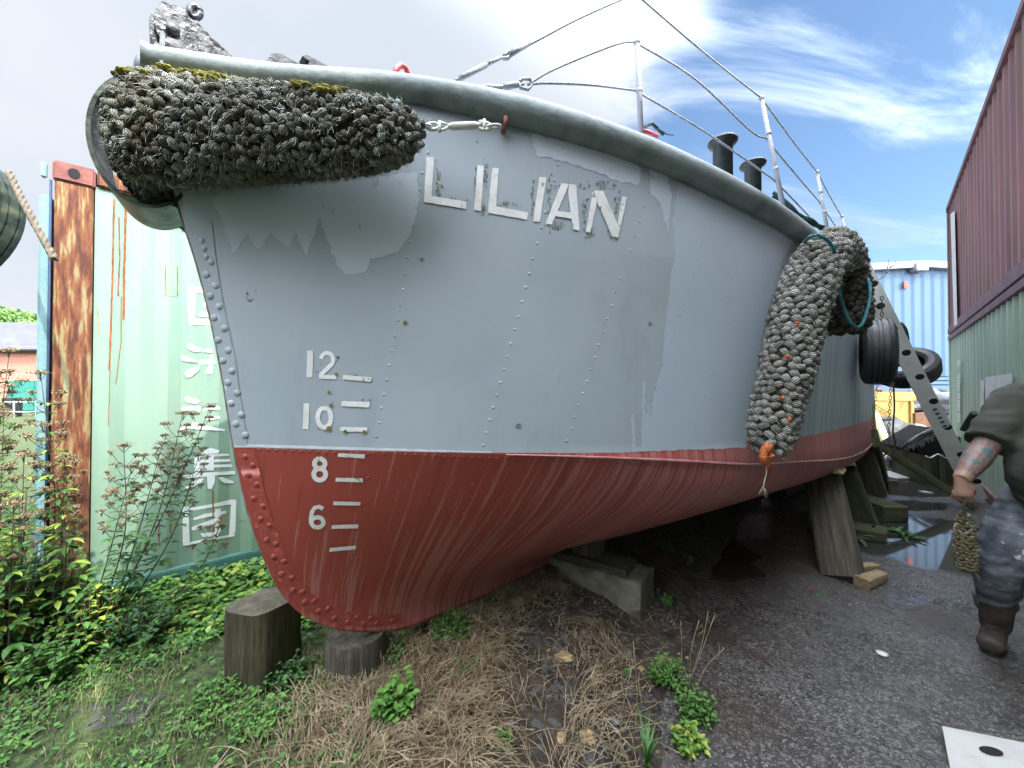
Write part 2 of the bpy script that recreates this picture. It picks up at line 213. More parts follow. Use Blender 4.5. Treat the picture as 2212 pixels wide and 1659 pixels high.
def grey_streaks():
    m = M['grey']; nt = m.node_tree; N = nt.nodes; L = nt.links; bs = N['Principled BSDF']
    src = bs.inputs['Base Color'].links[0].from_socket
    tc = N.new('ShaderNodeTexCoord'); mp = N.new('ShaderNodeMapping'); mp.inputs['Scale'].default_value = (9, 0.5, 1); L.new(tc.outputs['UV'], mp.inputs[0])
    n = N.new('ShaderNodeTexNoise'); n.inputs['Scale'].default_value = 1.0; n.inputs['Detail'].default_value = 7; L.new(mp.outputs[0], n.inputs['Vector'])
    sp = N.new('ShaderNodeSeparateXYZ'); L.new(tc.outputs['UV'], sp.inputs[0])
    a = N.new('ShaderNodeMapRange'); a.inputs[1].default_value = 2.6; a.inputs[2].default_value = 3.6; a.inputs[3].default_value = -0.2; a.inputs[4].default_value = 0.06; L.new(sp.outputs[0], a.inputs[0])
    ad = N.new('ShaderNodeMath'); ad.operation = 'ADD'; L.new(n.outputs[0], ad.inputs[0]); L.new(a.outputs[0], ad.inputs[1])
    mr = N.new('ShaderNodeMapRange'); mr.inputs[1].default_value = 0.5; mr.inputs[2].default_value = 0.72; mr.inputs[4].default_value = 0.7; L.new(ad.outputs[0], mr.inputs[0])
    mx = N.new('ShaderNodeMix'); mx.data_type = 'RGBA'; L.new(mr.outputs[0], mx.inputs[0]); L.new(src, mx.inputs[6]); mx.inputs[7].default_value = (0.13, 0.155, 0.13, 1)
    L.new(mx.outputs[2], bs.inputs['Base Color'])
grey_streaks()
def brickify():
    m = M['brick']; nt = m.node_tree; N = nt.nodes; L = nt.links; bs = N['Principled BSDF']
    tc = N.new('ShaderNodeTexCoord'); mp = N.new('ShaderNodeMapping'); mp.inputs['Rotation'].default_value = (R(90), 0, 0); L.new(tc.outputs['Object'], mp.inputs[0])
    b = N.new('ShaderNodeTexBrick'); b.inputs['Scale'].default_value = 4; b.inputs['Color1'].default_value = (0.36, 0.10, 0.06, 1); b.inputs['Color2'].default_value = (0.46, 0.17, 0.11, 1); b.inputs['Mortar'].default_value = (0.4, 0.3, 0.25, 1)
    L.new(mp.outputs[0], b.inputs['Vector']); L.new(b.outputs[0], bs.inputs['Base Color'])
brickify()
def dirt_low(key, col, z0, z1, amt):                      # splashed dirt near the foot of a thing
    m = M[key]; nt = m.node_tree; N = nt.nodes; L = nt.links; bs = N['Principled BSDF']; src = bs.inputs['Base Color'].links[0].from_socket
    tc = N.new('ShaderNodeTexCoord'); sp = N.new('ShaderNodeSeparateXYZ'); L.new(tc.outputs['Object'], sp.inputs[0])
    n = N.new('ShaderNodeTexNoise'); n.inputs['Scale'].default_value = 3; n.inputs['Detail'].default_value = 7; L.new(tc.outputs['Object'], n.inputs['Vector'])
    a = N.new('ShaderNodeMath'); a.operation = 'MULTIPLY_ADD'; L.new(n.outputs[0], a.inputs[0]); a.inputs[1].default_value = 1.6; L.new(sp.outputs[2], a.inputs[2])
    mr = N.new('ShaderNodeMapRange'); mr.inputs[1].default_value = z1 + .8; mr.inputs[2].default_value = z0 + .8; mr.inputs[4].default_value = amt; L.new(a.outputs[0], mr.inputs[0])
    mx = N.new('ShaderNodeMix'); mx.data_type = 'RGBA'; L.new(mr.outputs[0], mx.inputs[0]); L.new(src, mx.inputs[6]); mx.inputs[7].default_value = (*col, 1)
    L.new(mx.outputs[2], bs.inputs['Base Color'])
dirt_low('cgreen', (0.16, 0.27, 0.17), -0.3, 1.1, 0.75)
dirt_low('rust', (0.055, 0.025, 0.012), 0.0, 0.9, 0.9)

# ------------------------------------------------------------ mesh helpers
class MB:
    def __init__(s): s.v = []; s.f = []; s.m = []; s.sm = []
    def add(s, vs, fs, mi=0, smooth_=False):
        o = len(s.v); s.v += [Vector(v) for v in vs]; s.f += [[i + o for i in f] for f in fs]; s.m += [mi] * len(fs); s.sm += [smooth_] * len(fs)
    def box(s, c, size, rot=None, mi=0, bev=0.0):
        c = Vector(c); hx, hy, hz = [k / 2 for k in size]; rot = rot or Matrix.Identity(3)
        if bev > 0:
            bm = bmesh.new(); bmesh.ops.create_cube(bm, size=1)
            for v in bm.verts: v.co = Vector((v.co.x * size[0], v.co.y * size[1], v.co.z * size[2]))
            bmesh.ops.bevel(bm, geom=bm.edges[:], offset=bev, segments=2, affect='EDGES')
            bm.verts.index_update(); s.add([c + rot @ v.co for v in bm.verts], [[v.index for v in f.verts] for f in bm.faces], mi); bm.free(); return
        vs = [c + rot @ Vector((x * hx, y * hy, z * hz)) for x in (-1, 1) for y in (-1, 1) for z in (-1, 1)]
        s.add(vs, [(0, 1, 3, 2), (4, 6, 7, 5), (0, 4, 5, 1), (2, 3, 7, 6), (0, 2, 6, 4), (1, 5, 7, 3)], mi)
    def tube(s, path, r, n=8, mi=0, cap=True, ell=None, up=None, smooth_=True):
        path = [Vector(p) for p in path]; k = len(path)
        rs = r if isinstance(r, (list, tuple)) else [r] * k
        prev = Vector(up) if up else None; vs = []
        for i, p in enumerate(path):
            t = (path[min(i+1, k-1)] - path[max(i-1, 0)]).normalized()
            if prev is None: prev = Vector((0, 0, 1)) if abs(t.z) < 0.9 else Vector((1, 0, 0))
            a = (prev - t * prev.dot(t)); a = a.normalized() if a.length > 1e-6 else t.orthogonal().normalized(); b = t.cross(a)
            if not up: prev = a
            e = ell[i] if isinstance(ell, list) else (ell or 1.0)
            for j in range(n):
                q = 2 * math.pi * j / n; vs.append(p + a * math.cos(q) * rs[i] + b * math.sin(q) * rs[i] * e)
        fs = [(i*n+j, i*n+(j+1) % n, (i+1)*n+(j+1) % n, (i+1)*n+j) for i in range(k-1) for j in range(n)]
        if cap: fs += [list(range(n))[::-1], [(k-1)*n+j for j in range(n)]]
        s.add(vs, fs, mi, smooth_)
    def lathe(s, c, axis, prof, n=24, mi=0, smooth_=True, close=False):
        c = Vector(c); ax = Vector(axis).normalized(); a = ax.orthogonal().normalized(); b = ax.cross(a); vs = []
        for h, r in prof:
            for j in range(n):
                q = 2 * math.pi * j / n; vs.append(c + ax * h + (a * math.cos(q) + b * math.sin(q)) * r)
        k = len(prof); fs = [(i*n+j, i*n+(j+1) % n, (i+1)*n+(j+1) % n, (i+1)*n+j) for i in range(k-1) for j in range(n)]
        if close: fs += [((k-1)*n+j, (k-1)*n+(j+1) % n, (j+1) % n, j) for j in range(n)]
        else: fs += [list(range(n))[::-1], [(k-1)*n+j for j in range(n)]]
        s.add(vs, fs, mi, smooth_)
    def blob(s, c, r, seed=0, rough=0.25, mi=0, sub=2, sc=(1, 1, 1)):
        bm = bmesh.new(); bmesh.ops.create_icosphere(bm, subdivisions=sub, radius=1)
        vs = []
        for v in bm.verts:
            k = 1 + rough * nz(v.co, 1.6, seed) * 2; vs.append(Vector(c) + Vector((v.co.x*sc[0], v.co.y*sc[1], v.co.z*sc[2])) * r * k)
        bm.verts.index_update(); s.add(vs, [[v.index for v in f.verts] for f in bm.faces], mi); bm.free()
    def prism(s, pts, off, mi=0):                            # planar outline given in 3D, extruded by off
        n = len(pts); a = [Vector(p) for p in pts]; off = Vector(off)
        s.add(a + [p + off for p in a], [list(range(n))[::-1], [n + i for i in range(n)]] + [(i, (i+1) % n, n+(i+1) % n, n+i) for i in range(n)], mi)
    def build(s, name, mats, parent=None, loc=None):
        me = bpy.data.meshes.new(name)
        L = Vector(parent.location) if parent else Vector(loc or (0, 0, 0))
        if parent and parent.parent: L = L + Vector(parent.parent.location)
        me.from_pydata([tuple(v - L) for v in s.v], [], s.f)
        for m in (mats if isinstance(mats, (list, tuple)) else [mats]): me.materials.append(M[m] if isinstance(m, str) else m)
        me.polygons.foreach_set('material_index', s.m); me.polygons.foreach_set('use_smooth', s.sm); me.update()
        o = bpy.data.objects.new(name, me); COL.objects.link(o)
        if parent: o.parent = parent
        elif loc: o.location = L
        return o
def tag(o, label=None, cat=None, group=None, kind=None):
    if label: o['label'] = label
    if cat: o['category'] = cat
    if group: o['group'] = group
    if kind: o['kind'] = kind
    return o
def empty(name, loc, label, cat, group=None):
    o = bpy.data.objects.new(name, None); COL.objects.link(o); o.location = Vector(loc); o.empty_display_size = 0.1
    return tag(o, label, cat, group)
def curve(pts, n):                                         # Catmull-Rom resample
    pts = [Vector(p) for p in pts]; q = [2 * pts[0] - pts[1]] + pts + [2 * pts[-1] - pts[-2]]; out = []
    segs = len(pts) - 1
    for i in range(n):
        u = i / (n - 1) * segs; k = min(int(u), segs - 1); t = u - k; a, b, c, d = q[k:k+4]
        out.append(0.5 * ((2*b) + (c-a)*t + (2*a-5*b+4*c-d)*t*t + (3*b-a-3*c+d)*t**3))
    return out
def basis(x, z=UP):
    x = Vector(x).normalized(); z = Vector(z); z = (z - x * z.dot(x)).normalized(); y = z.cross(x)
    return Matrix((x, y, z)).transposed()
# ------------------------------------------------------------ ground
xb = spl([(-2, -0.6), (0.2, 0.25), (1.52, 0.62), (1.95, 0.86), (2.22, 1.05), (2.54, 1.25), (3.46, 1.9), (5, 3.2), (8, 6.2), (14, 12)])
def ez(X, Y):
    d = xb(Y) - X + 0.10 * nz((X, Y, 0), 3.0, 2)
    return -0.04 + 0.04 * smooth(-0.05, 0.05, d) + 0.155 * smooth(0.0, 1.0, d) + 0.018 * nz((X, Y, 0), 5, 1) * smooth(0, 0.3, d) + 0.006
def make_ground():
    mb = MB(); s = 400
    nx = [-s, -60, -20, -8, 0, 8, 20, 60, s]
    vs = [(x, y, 0) for y in nx for x in nx]; k = len(nx)
    mb.add(vs, [(j*k+i, j*k+i+1, (j+1)*k+i+1, (j+1)*k+i) for j in range(k-1) for i in range(k-1)])
    m = bpy.data.materials.new('wet asphalt'); m.use_nodes = True; nt = m.node_tree; N = nt.nodes; L = nt.links; bs = N['Principled BSDF']
    tc = N.new('ShaderNodeTexCoord')
    def noise_(sc, det=4, rg=0.5):
        n = N.new('ShaderNodeTexNoise'); n.inputs['Scale'].default_value = sc; n.inputs['Detail'].default_value = det; n.inputs['Roughness'].default_value = rg; L.new(tc.outputs['Object'], n.inputs['Vector']); return n.outputs[0]
    def mr(src, a, b, c=0, d=1):
        q = N.new('ShaderNodeMapRange'); q.interpolation_type = 'SMOOTHSTEP'; q.inputs[1].default_value = a; q.inputs[2].default_value = b; q.inputs[3].default_value = c; q.inputs[4].default_value = d; L.new(src, q.inputs[0]); return q.outputs[0]
    def mix(f, a, b):
        q = N.new('ShaderNodeMix'); q.data_type = 'RGBA'; L.new(f, q.inputs[0])
        for i, v in ((6, a), (7, b)):
            if isinstance(v, tuple): q.inputs[i].default_value = (*v, 1)
            else: L.new(v, q.inputs[i])
        return q.outputs[2]
    vo = N.new('ShaderNodeTexVoronoi'); vo.inputs['Scale'].default_value = 135; L.new(tc.outputs['Object'], vo.inputs['Vector'])
    sp = N.new('ShaderNodeSeparateColor'); L.new(vo.outputs['Color'], sp.inputs[0])
    base = mix(mr(noise_(2.2, 7, .65), .4, .62), (0.048, 0.042, 0.040), (0.080, 0.075, 0.072))
    chips = mix(mr(sp.outputs[0], .72, .92, 0, .85), base, (0.22, 0.205, 0.175))
    chips = mix(mr(sp.outputs[1], .80, .95, 0, .8), chips, (0.022, 0.021, 0.021))
    vo2 = N.new('ShaderNodeTexVoronoi'); vo2.inputs['Scale'].default_value = 55; L.new(tc.outputs['Object'], vo2.inputs['Vector']); sp2 = N.new('ShaderNodeSeparateColor'); L.new(vo2.outputs['Color'], sp2.inputs[0])
    chips = mix(mr(sp2.outputs[0], .86, .93, 0, .55), chips, (0.17, 0.16, 0.145))
    chips = mix(mr(sp2.outputs[1], .90, .95, 0, .7), chips, (0.02, 0.018, 0.017))
    vc = N.new('ShaderNodeTexVoronoi'); vc.feature = 'DISTANCE_TO_EDGE'; vc.inputs['Scale'].default_value = .55
    wv = N.new('ShaderNodeVectorMath'); wv.operation = 'ADD'; nw = N.new('ShaderNodeTexNoise'); nw.inputs['Scale'].default_value = 3; nw.inputs['Detail'].default_value = 6; L.new(tc.outputs['Object'], nw.inputs['Vector']); L.new(tc.outputs['Object'], wv.inputs[0]); L.new(nw.outputs['Color'], wv.inputs[1]); L.new(wv.outputs[0], vc.inputs['Vector'])
    chips = mix(mr(vc.outputs['Distance'], .008, .002, 0, .6), chips, (0.016, 0.014, 0.013))
    brown = mix(mr(noise_(1.3, 7, .6), .48, .66, 0, .75), chips, (0.052, 0.036, 0.028))
    # puddles: standing water where the yard dips
    def spot(c, rx, ry):
        mp = N.new('ShaderNodeMapping'); mp.vector_type = 'POINT'; mp.inputs['Location'].default_value = (-c[0] / rx, -c[1] / ry, 0); mp.inputs['Scale'].default_value = (1 / rx, 1 / ry, 1); L.new(tc.outputs['Object'], mp.inputs[0])
        vl = N.new('ShaderNodeVectorMath'); vl.operation = 'LENGTH'; L.new(mp.outputs[0], vl.inputs[0]); return vl.outputs['Value']
    nb = noise_(1.7, 6, .6)
    pud = None
    for c, rx, ry in (((4.05, 3.95), 1.0, .85), ((6.0, 6.0), 1.3, .6), ((4.9, 5.0), .8, .25), ((1.7, 3.6), .5, .5)):
        ad = N.new('ShaderNodeMath'); ad.operation = 'MULTIPLY_ADD'; L.new(nb, ad.inputs[0]); ad.inputs[1].default_value = 1.6; L.new(spot(c, rx, ry), ad.inputs[2])
        q = mr(ad.outputs[0], 2.02, 1.66)
        if pud is None: pud = q
        else:
            mxm = N.new('ShaderNodeMath'); mxm.operation = 'MAXIMUM'; L.new(pud, mxm.inputs[0]); L.new(q, mxm.inputs[1]); pud = mxm.outputs[0]
    col = mix(pud, brown, (0.035, 0.033, 0.03)); L.new(col, bs.inputs['Base Color'])
    d1 = mr(spot((2.95, 2.72), .50, .16), 1.0, .2); d2 = mr(spot((2.75, 2.32), .30, .10), 1.0, .2)
    dm = N.new('ShaderNodeMath'); dm.operation = 'MAXIMUM'; L.new(d1, dm.inputs[0]); L.new(d2, dm.inputs[1])
    dn = N.new('ShaderNodeMath'); dn.operation = 'MULTIPLY'; L.new(dm.outputs[0], dn.inputs[0]); L.new(mr(noise_(9, 5, .6), .35, .6), dn.inputs[1])
    pm_ = N.new('ShaderNodeMath'); pm_.operation = 'MAXIMUM'; L.new(pud, pm_.inputs[0]); L.new(dn.outputs[0], pm_.inputs[1]); pud = pm_.outputs[0]
    wet = mr(noise_(1.1, 6, .6), .36, .58, .48, .20)
    rr = N.new('ShaderNodeMix'); L.new(pud, rr.inputs[0]); L.new(wet, rr.inputs[2]); rr.inputs[3].default_value = 0.05; L.new(rr.outputs[0], bs.inputs['Roughness'])
    bp = N.new('ShaderNodeBump'); bp.inputs['Distance'].default_value = 0.006; L.new(vo.outputs['Distance'], bp.inputs['Height'])
    L.new(mr(pud, 0, 1, .38, 0.0), bp.inputs['Strength']); L.new(bp.outputs[0], bs.inputs['Normal'])
    o = mb.build('asphalt_yard', m); tag(o, kind='structure')
    # raised earth and turf strip
    mb = MB(); nxn, nyn = 210, 170; X0, X1, Y0, Y1 = -9, 3.6, -1.5, 9
    fx = lambda u: X0 + (X1 - X0) * (u if True else u); vs = []
    for j in range(nyn + 1):
        y = Y0 + (Y1 - Y0) * (j / nyn) ** 1.0
        for i in range(nxn + 1):
            x = X0 + (X1 - X0) * i / nxn; vs.append((x, y, ez(x, y)))
    fs = []
    for j in range(nyn):
        for i in range(nxn):
            q = [j*(nxn+1)+i, j*(nxn+1)+i+1, (j+1)*(nxn+1)+i+1, (j+1)*(nxn+1)+i]
            if max(vs[t][2] for t in q) > -0.015: fs.append(q)
    mb.add(vs, fs, 0, True)
    # the earth also runs far away on the left
    mb.add([(-120, -60, .10), (-9, -60, .10), (-9, 60, .10), (-120, 60, .10), (-9, 9, .10), (-3, 9, .10), (-3, 60, .10), (-9, 60, .10)], [(0, 1, 2, 3), (4, 5, 6, 7)])
    m = bpy.data.materials.new('earth and turf'); m.use_nodes = True; nt = m.node_tree; N = nt.nodes; L = nt.links; bs = N['Principled BSDF']; tc = N.new('ShaderNodeTexCoord')
    sep = N.new('ShaderNodeSeparateXYZ'); L.new(tc.outputs['Object'], sep.inputs[0])
    vo = N.new('ShaderNodeTexVoronoi'); vo.inputs['Scale'].default_value = 42; L.new(tc.outputs['Object'], vo.inputs['Vector'])
    sp = N.new('ShaderNodeSeparateColor'); L.new(vo.outputs['Color'], sp.inputs[0])
    def noise_(sc, det=4, rg=0.5):
        n = N.new('ShaderNodeTexNoise'); n.inputs['Scale'].default_value = sc; n.inputs['Detail'].default_value = det; n.inputs['Roughness'].default_value = rg; L.new(tc.outputs['Object'], n.inputs['Vector']); return n.outputs[0]
    def mr(src, a, b, c=0, d=1):
        q = N.new('ShaderNodeMapRange'); q.interpolation_type = 'SMOOTHSTEP'; q.inputs[1].default_value = a; q.inputs[2].default_value = b; q.inputs[3].default_value = c; q.inputs[4].default_value = d; L.new(src, q.inputs[0]); return q.outputs[0]
    def mix(f, a, b):
        q = N.new('ShaderNodeMix'); q.data_type = 'RGBA'; L.new(f, q.inputs[0])
        for i, v in ((6, a), (7, b)):
            if isinstance(v, tuple): q.inputs[i].default_value = (*v, 1)
            else: L.new(v, q.inputs[i])
        return q.outputs[2]
    soil = mix(mr(noise_(9, 8, .7), .35, .65), (0.026, 0.018, 0.012), (0.085, 0.060, 0.040))
    soil = mix(mr(sp.outputs[0], .80, .9, 0, .7), soil, (0.10, 0.105, 0.11))
    straw = mix(mr(noise_(38, 6, .8), .35, .65), (0.06, 0.038, 0.02), (0.24, 0.17, 0.09))
    green = mix(mr(noise_(26, 6, .8), .38, .62), (0.028, 0.036, 0.014), (0.075, 0.11, 0.03))
    wob = N.new('ShaderNodeMath'); wob.operation = 'MULTIPLY_ADD'; L.new(noise_(2.3, 6, .6), wob.inputs[0]); wob.inputs[1].default_value = 1.3; L.new(sep.outputs[0], wob.inputs[2])
    c1 = mix(mr(wob.outputs[0], -0.5, 0.0), green, straw); c2 = mix(mr(wob.outputs[0], 0.38, 0.72), c1, soil)
    L.new(c2, bs.inputs['Base Color']); bs.inputs['Roughness'].default_value = 0.95
    bp = N.new('ShaderNodeBump'); bp.inputs['Distance'].default_value = 0.02; bp.inputs['Strength'].default_value = 0.9; L.new(noise_(45, 6, .7), bp.inputs['Height']); L.new(bp.outputs[0], bs.inputs['Normal'])
    o = mb.build('earth', m); tag(o, kind='structure')
make_ground()

# ------------------------------------------------------------ hull
stem = spl([(0.24, 1.65), (0.26, 1.2), (0.278, 1.0), (0.341, .83), (.432, .658), (.532, .543), (.642, .463), (.808, .396), (1.066, .325), (1.278, .288), (1.587, .244), (1.91, .182), (2.208, .105), (2.70, .040)])
keelz = spl([(.543, .532), (.658, .432), (.83, .341), (1.0, .278), (1.25, .256), (1.65, .242), (2.5, .24), (6, .24), (11, .24)])
sheer_b = spl([(.048, .02), (.327, .214), (.694, .515), (1.067, .733), (1.577, .965), (2.07, 1.14), (2.7, 1.30), (3.23, 1.39), (4.5, 1.51), (6.3, 1.56), (8, 1.54), (9.5, 1.4), (10.5, 1.1)])
sheer_z = spl([(.048, 2.625), (.694, 2.605), (1.067, 2.60), (1.577, 2.58), (2.07, 2.55), (2.7, 2.52), (3.23, 2.50), (5, 2.47), (8, 2.48), (10.5, 2.6)])
wl_b = spl([(.288, .02), (.678, .33), (1.14, .655), (1.65, .90), (2.24, 1.10), (3.14, 1.28), (4.26, 1.42), (6.29, 1.57), (8, 1.54), (10.5, .8)])
wl_z = spl([(.288, 1.278), (.678, 1.255), (1.14, 1.232), (1.65, 1.203), (2.24, 1.187), (3.14, 1.164), (4.26, 1.15), (6.29, 1.14), (10.5, 1.12)])
ch_d = spl([(.28, .003), (1.0, .006), (1.65, .028), (2.58, .12), (3.25, .165), (4.8, .288), (6.3, .30), (10.5, .30)])
SE = 10.5
g_bow = spl([(0, 0), (.10, .02), (.25, .12), (.45, .36), (.7, .68), (1, 1)])
g_aft = spl([(0, 0), (.06, .015), (.15, .12), (.38, .52), (.66, .86), (.85, .975), (1, 1)])
def section(t, lev):
    """lev: ('top', v) or ('band', w) or ('bot', w) -> boat point (s, b, z)"""
    kind, v = lev
    if kind == 'top':
        z0 = 1.278 + (2.56 - 1.278) * v; s0 = stem(z0); s = s0 + t * (SE - s0)
        sw = .288 + t * (SE - .288); ss = .048 + t * (SE - .048)
        b = wl_b(sw) + (sheer_b(ss) - wl_b(sw)) * (v ** 1.0) ; z = wl_z(sw) + (sheer_z(ss) - 0.05 - wl_z(sw)) * v
        return s, max(b, .02), z
    sw = .288 + t * (SE - .288); zc = wl_z(sw) - ch_d(sw); bc = wl_b(sw) + .012 * smooth(1.0, 2.5, sw)
    if kind == 'band':
        return sw, wl_b(sw) + (bc - wl_b(sw)) * (1 - v), zc + (wl_z(sw) - zc) * v
    z0 = .532 + (1.275 - .532) * v; s0 = stem(z0); sk = .543 + t * (SE - .543); zk = keelz(sk)
    s = s0 + t * (SE - s0); z = zk + (zc - zk) * v; m = smooth(.7, 2.4, s)
    g = g_bow(v) * (1 - m) + g_aft(v) * m
    return s, .02 + (bc - .02) * g, z
levels = [('top', 1 - i / 26) for i in range(27)] + [('band', .5)] + [('bot', 1 - i / 44) for i in range(45)]
NT = 170
hull = MB(); ring = []; uvs = []
ts = [(i / NT) ** 1.7 for i in range(NT + 1)]
nl = len(levels)
for t in ts:
    for k, lv in enumerate(levels):
        s, b, z = section(t, lv); ring.append((s, b, z)); uvs.append((s, k / nl))
hv = [B(*r) for r in ring] + [B(r[0], -r[1], r[2]) for r in ring]
hf = []; hm = []
off = len(ring)
for i in range(NT):
    for k in range(nl - 1):
        a = i * nl + k; mi = 0 if k < 26 else 1
        hf.append((a, a + nl, a + nl + 1, a + 1)); hm.append(mi)
        hf.append((off + a + 1, off + a + nl + 1, off + a + nl, off + a)); hm.append(mi)
    a = i * nl + nl - 1; hf.append((a, a + nl, off + a + nl, off + a)); hm.append(1)
    a = i * nl; hf.append((a, off + a, off + a + nl, a + nl)); hm.append(0)        # deck
for k in range(nl - 1): hf.append((k, k + 1, off + k + 1, off + k)); hm.append(2)
e = NT * nl; hf.append([e + k for k in range(nl)] + [off + e + k for k in range(nl)][::-1]); hm.append(0)
bvh = BVHTree.FromPolygons([tuple(v) for v in hv], [f for f in hf if len(f) <= 4])
def hit(x, y):
    d = ray(x, y).normalized(); h, n, i, di = bvh.ray_cast(C0, d)
    if h is None: return None, None
    if n.dot(d) > 0: n = -n
    return h, n
def hullv(x): return 737 + x / 3
rivets = []
def rv(pts, ox, oy, r): 
    for x, y in pts: rivets.append((ox + x / 3, oy + y / 3, r))
def rline(a, b, n, r):
    for i in range(n): rivets.append((a[0] + (b[0]-a[0]) * i / (n-1), a[1] + (b[1]-a[1]) * i / (n-1), r))
rv([(430,10),(413,118),(400,218),(382,318),(366,418),(348,518),(329,615),(312,708),(295,803),(279,898),(262,985),(246,1080),(227,1170)], 737, 553, 4.2)
rv([(450,1565),(470,1460),(487,1345),(507,1230),(525,1120),(562,990),(590,775)], 737, 0, 4.2)
rv([(1243,18),(1220,115),(1197,205),(1172,298),(1148,393),(1125,476),(1099,568),(1077,653),(1054,737),(1031,820),(1008,902),(986,983),(963,1063),(939,1145),(920,1226)], 737, 553, 4.2)
rv([(1270,1577),(1297,1475),(1320,1378),(1348,1280),(1380,1170),(1405,1070),(1432,962),(1450,880)], 737, 0, 4.2)
rv([(1842,57),(1813,145),(1780,236),(1755,323),(1725,408),(1697,492),(1668,576),(1645,657),(1619,735),(1595,812),(1565,891),(1538,967),(1513,1044),(1491,1120),(1462,1197)], 737, 553, 3.8)
rv([(1872,1622),(1905,1528),(1935,1435),(1965,1340),(1995,1245),(2020,1150),(2050,1060)], 737, 0, 3.8)
rv([(2195,393),(2166,475),(2138,553),(2108,630),(2087,707),(2060,783),(2038,855),(2012,930),(1986,1000),(1964,1070),(1938,1142)], 737, 553, 3.4)
rline((1482, 655), (1530, 470), 7, 3.3)
rv([(105,70),(75,153),(42,237),(13,315)], 1474, 553, 3.2)
rline((1600, 770 - 240), (1570, 640), 4, 3.0)
rv([(400,160),(373,235),(345,308),(322,373),(300,440),(278,510),(252,582),(235,648),(212,705),(190,775),(167,848),(145,910),(125,975),(100,1040),(80,1105)], 1474, 553, 2.8)
rv([(1340,120),(1365,260),(1390,400),(1415,545),(1447,678),(1478,820),(1500,955),(1530,1088)], 0, 553, 9.5)
rv([(1370,40),(1400,192),(1423,328),(1455,470),(1480,613),(1505,745),(1537,887),(1563,1030),(1590,1160)], 0, 553, 9.5)
rv([(1590,1300),(1640,1355),(1612,1420),(1665,1480),(1645,1570),(1705,1620)], 0, 553, 8)
rv([(1690,45),(1745,85),(1730,180),(1790,205),(1775,290),(1840,320),(1825,400),(1890,425),(1900,505),(1960,515),(1975,580),(2035,575),(2065,640),(2125,625),(2165,685)], 0, 1106, 8)
rv([(40,710),(100,680),(140,720),(190,685),(230,718),(330,705)], 737, 1106, 7)
rline((437, 520), (446, 556), 3, 8)
rv([(210,1280),(280,1283),(352,1285),(420,1287),(483,1288),(545,1295),(605,1300),(672,1300),(730,1300),(788,1303),(850,1308),(907,1308),(967,1310),(1018,1312),(1075,1312),(1125,1312),(1180,1314),(1230,1318),(1280,1320),(1330,1322),(1380,1325),(1432,1328),(1485,1330),(1535,1333),(1588,1337),(1640,1338),(1692,1341),(1740,1343),(1790,1345),(1835,1345),(1870,1347),(1920,1348),(1960,1352),(2000,1353),(2035,1355),(2072,1358),(2108,1358),(2145,1360)], 737, 553, 4.6)
rline((560, 972), (795, 981), 14, 4.4); rline((1465, 1009), (1610, 1014), 12, 3.2)
rv([(175,1438),(135,1610),(852,1480),(1365,1478)], 737, 553, 4.6); rv([(98,112),(65,275),(25,430),(718,187),(1035,112),(795,8)], 737, 1106, 4.6)
rline((880, 180), (1400, 345), 24, 3.2); rline((1400, 365), (1640, 478), 12, 3)
hullmb = MB(); hullmb.add(hv, hf, 0, True); hullmb.m = list(hm)
for i, f in enumerate(hf):
    if len(f) > 4: hullmb.sm[i] = False
for x, y, r in rivets:
    h, n = hit(x, y)
    if h is None: continue
    if r >= 7: h = h + n * .0026
    rr = r / F * h.y * (.85 if r < 7 else .82); a = n.orthogonal().normalized(); b_ = n.cross(a); vs = []
    for q, hh in ((1.0, -0.05), (.80, .17), (.48, .29)):
        for j in range(10): an = 2 * math.pi * j / 10; vs.append(h + (a * math.cos(an) + b_ * math.sin(an)) * rr * q + n * rr * hh)
    vs.append(h + n * rr * .34)
    fs = [(k*10+j, k*10+(j+1) % 10, (k+1)*10+(j+1) % 10, (k+1)*10+j) for k in range(2) for j in range(10)] + [(20+j, 20+(j+1) % 10, 30) for j in range(10)]
    s_ = (h - B(0, 0)).dot(AX)
    hullmb.add(vs, fs, 1 if y > 968 - 0 and h.z < wl_z(s_) else 0, True)
boat = empty('work_boat', B(4.5, 0, 0), 'riveted steel work boat with grey topsides and red bottom propped up on timbers', 'boat')
ho = hullmb.build('hull', ['grey', 'red', 'chipped'], boat)
uvl = ho.data.uv_layers.new(name='UVMap'); uu = uvs + uvs + [(0.3, .5)] * (len(hullmb.v) - 2 * len(uvs))
for lp in ho.data.loops: uvl.data[lp.index].uv = uu[lp.vertex_index]

# ---- paint applied on the plating, draped on the hull surface
def drape_into(mb, pts, off, cell=12, caster=hit, mi=0):
    bm = bmesh.new(); vs = [bm.verts.new((x, y, 0)) for x, y in pts]; bm.faces.new(vs)
    x0 = min(p[0] for p in pts); x1 = max(p[0] for p in pts); y0 = min(p[1] for p in pts); y1 = max(p[1] for p in pts)
    bm.normal_update(); bmesh.ops.triangulate(bm, faces=bm.faces[:])
    x = math.floor(x0 / cell) * cell + cell
    while x < x1: bmesh.ops.bisect_plane(bm, geom=bm.verts[:] + bm.edges[:] + bm.faces[:], plane_co=(x, 0, 0), plane_no=(1, 0, 0)); x += cell
    y = math.floor(y0 / cell) * cell + cell
    while y < y1: bmesh.ops.bisect_plane(bm, geom=bm.verts[:] + bm.edges[:] + bm.faces[:], plane_co=(0, y, 0), plane_no=(0, 1, 0)); y += cell
    bm.verts.index_update(); out = []; ok = []
    for v in bm.verts:
        h, n = caster(v.co.x, v.co.y); ok.append(h is not None); out.append(h + n * off if h is not None else Vector((0, 0, 0)))
    fs = [[v.index for v in f.verts] for f in bm.faces if all(ok[v.index] for v in f.verts)]
    mb.add(out, fs, mi, True); bm.free()
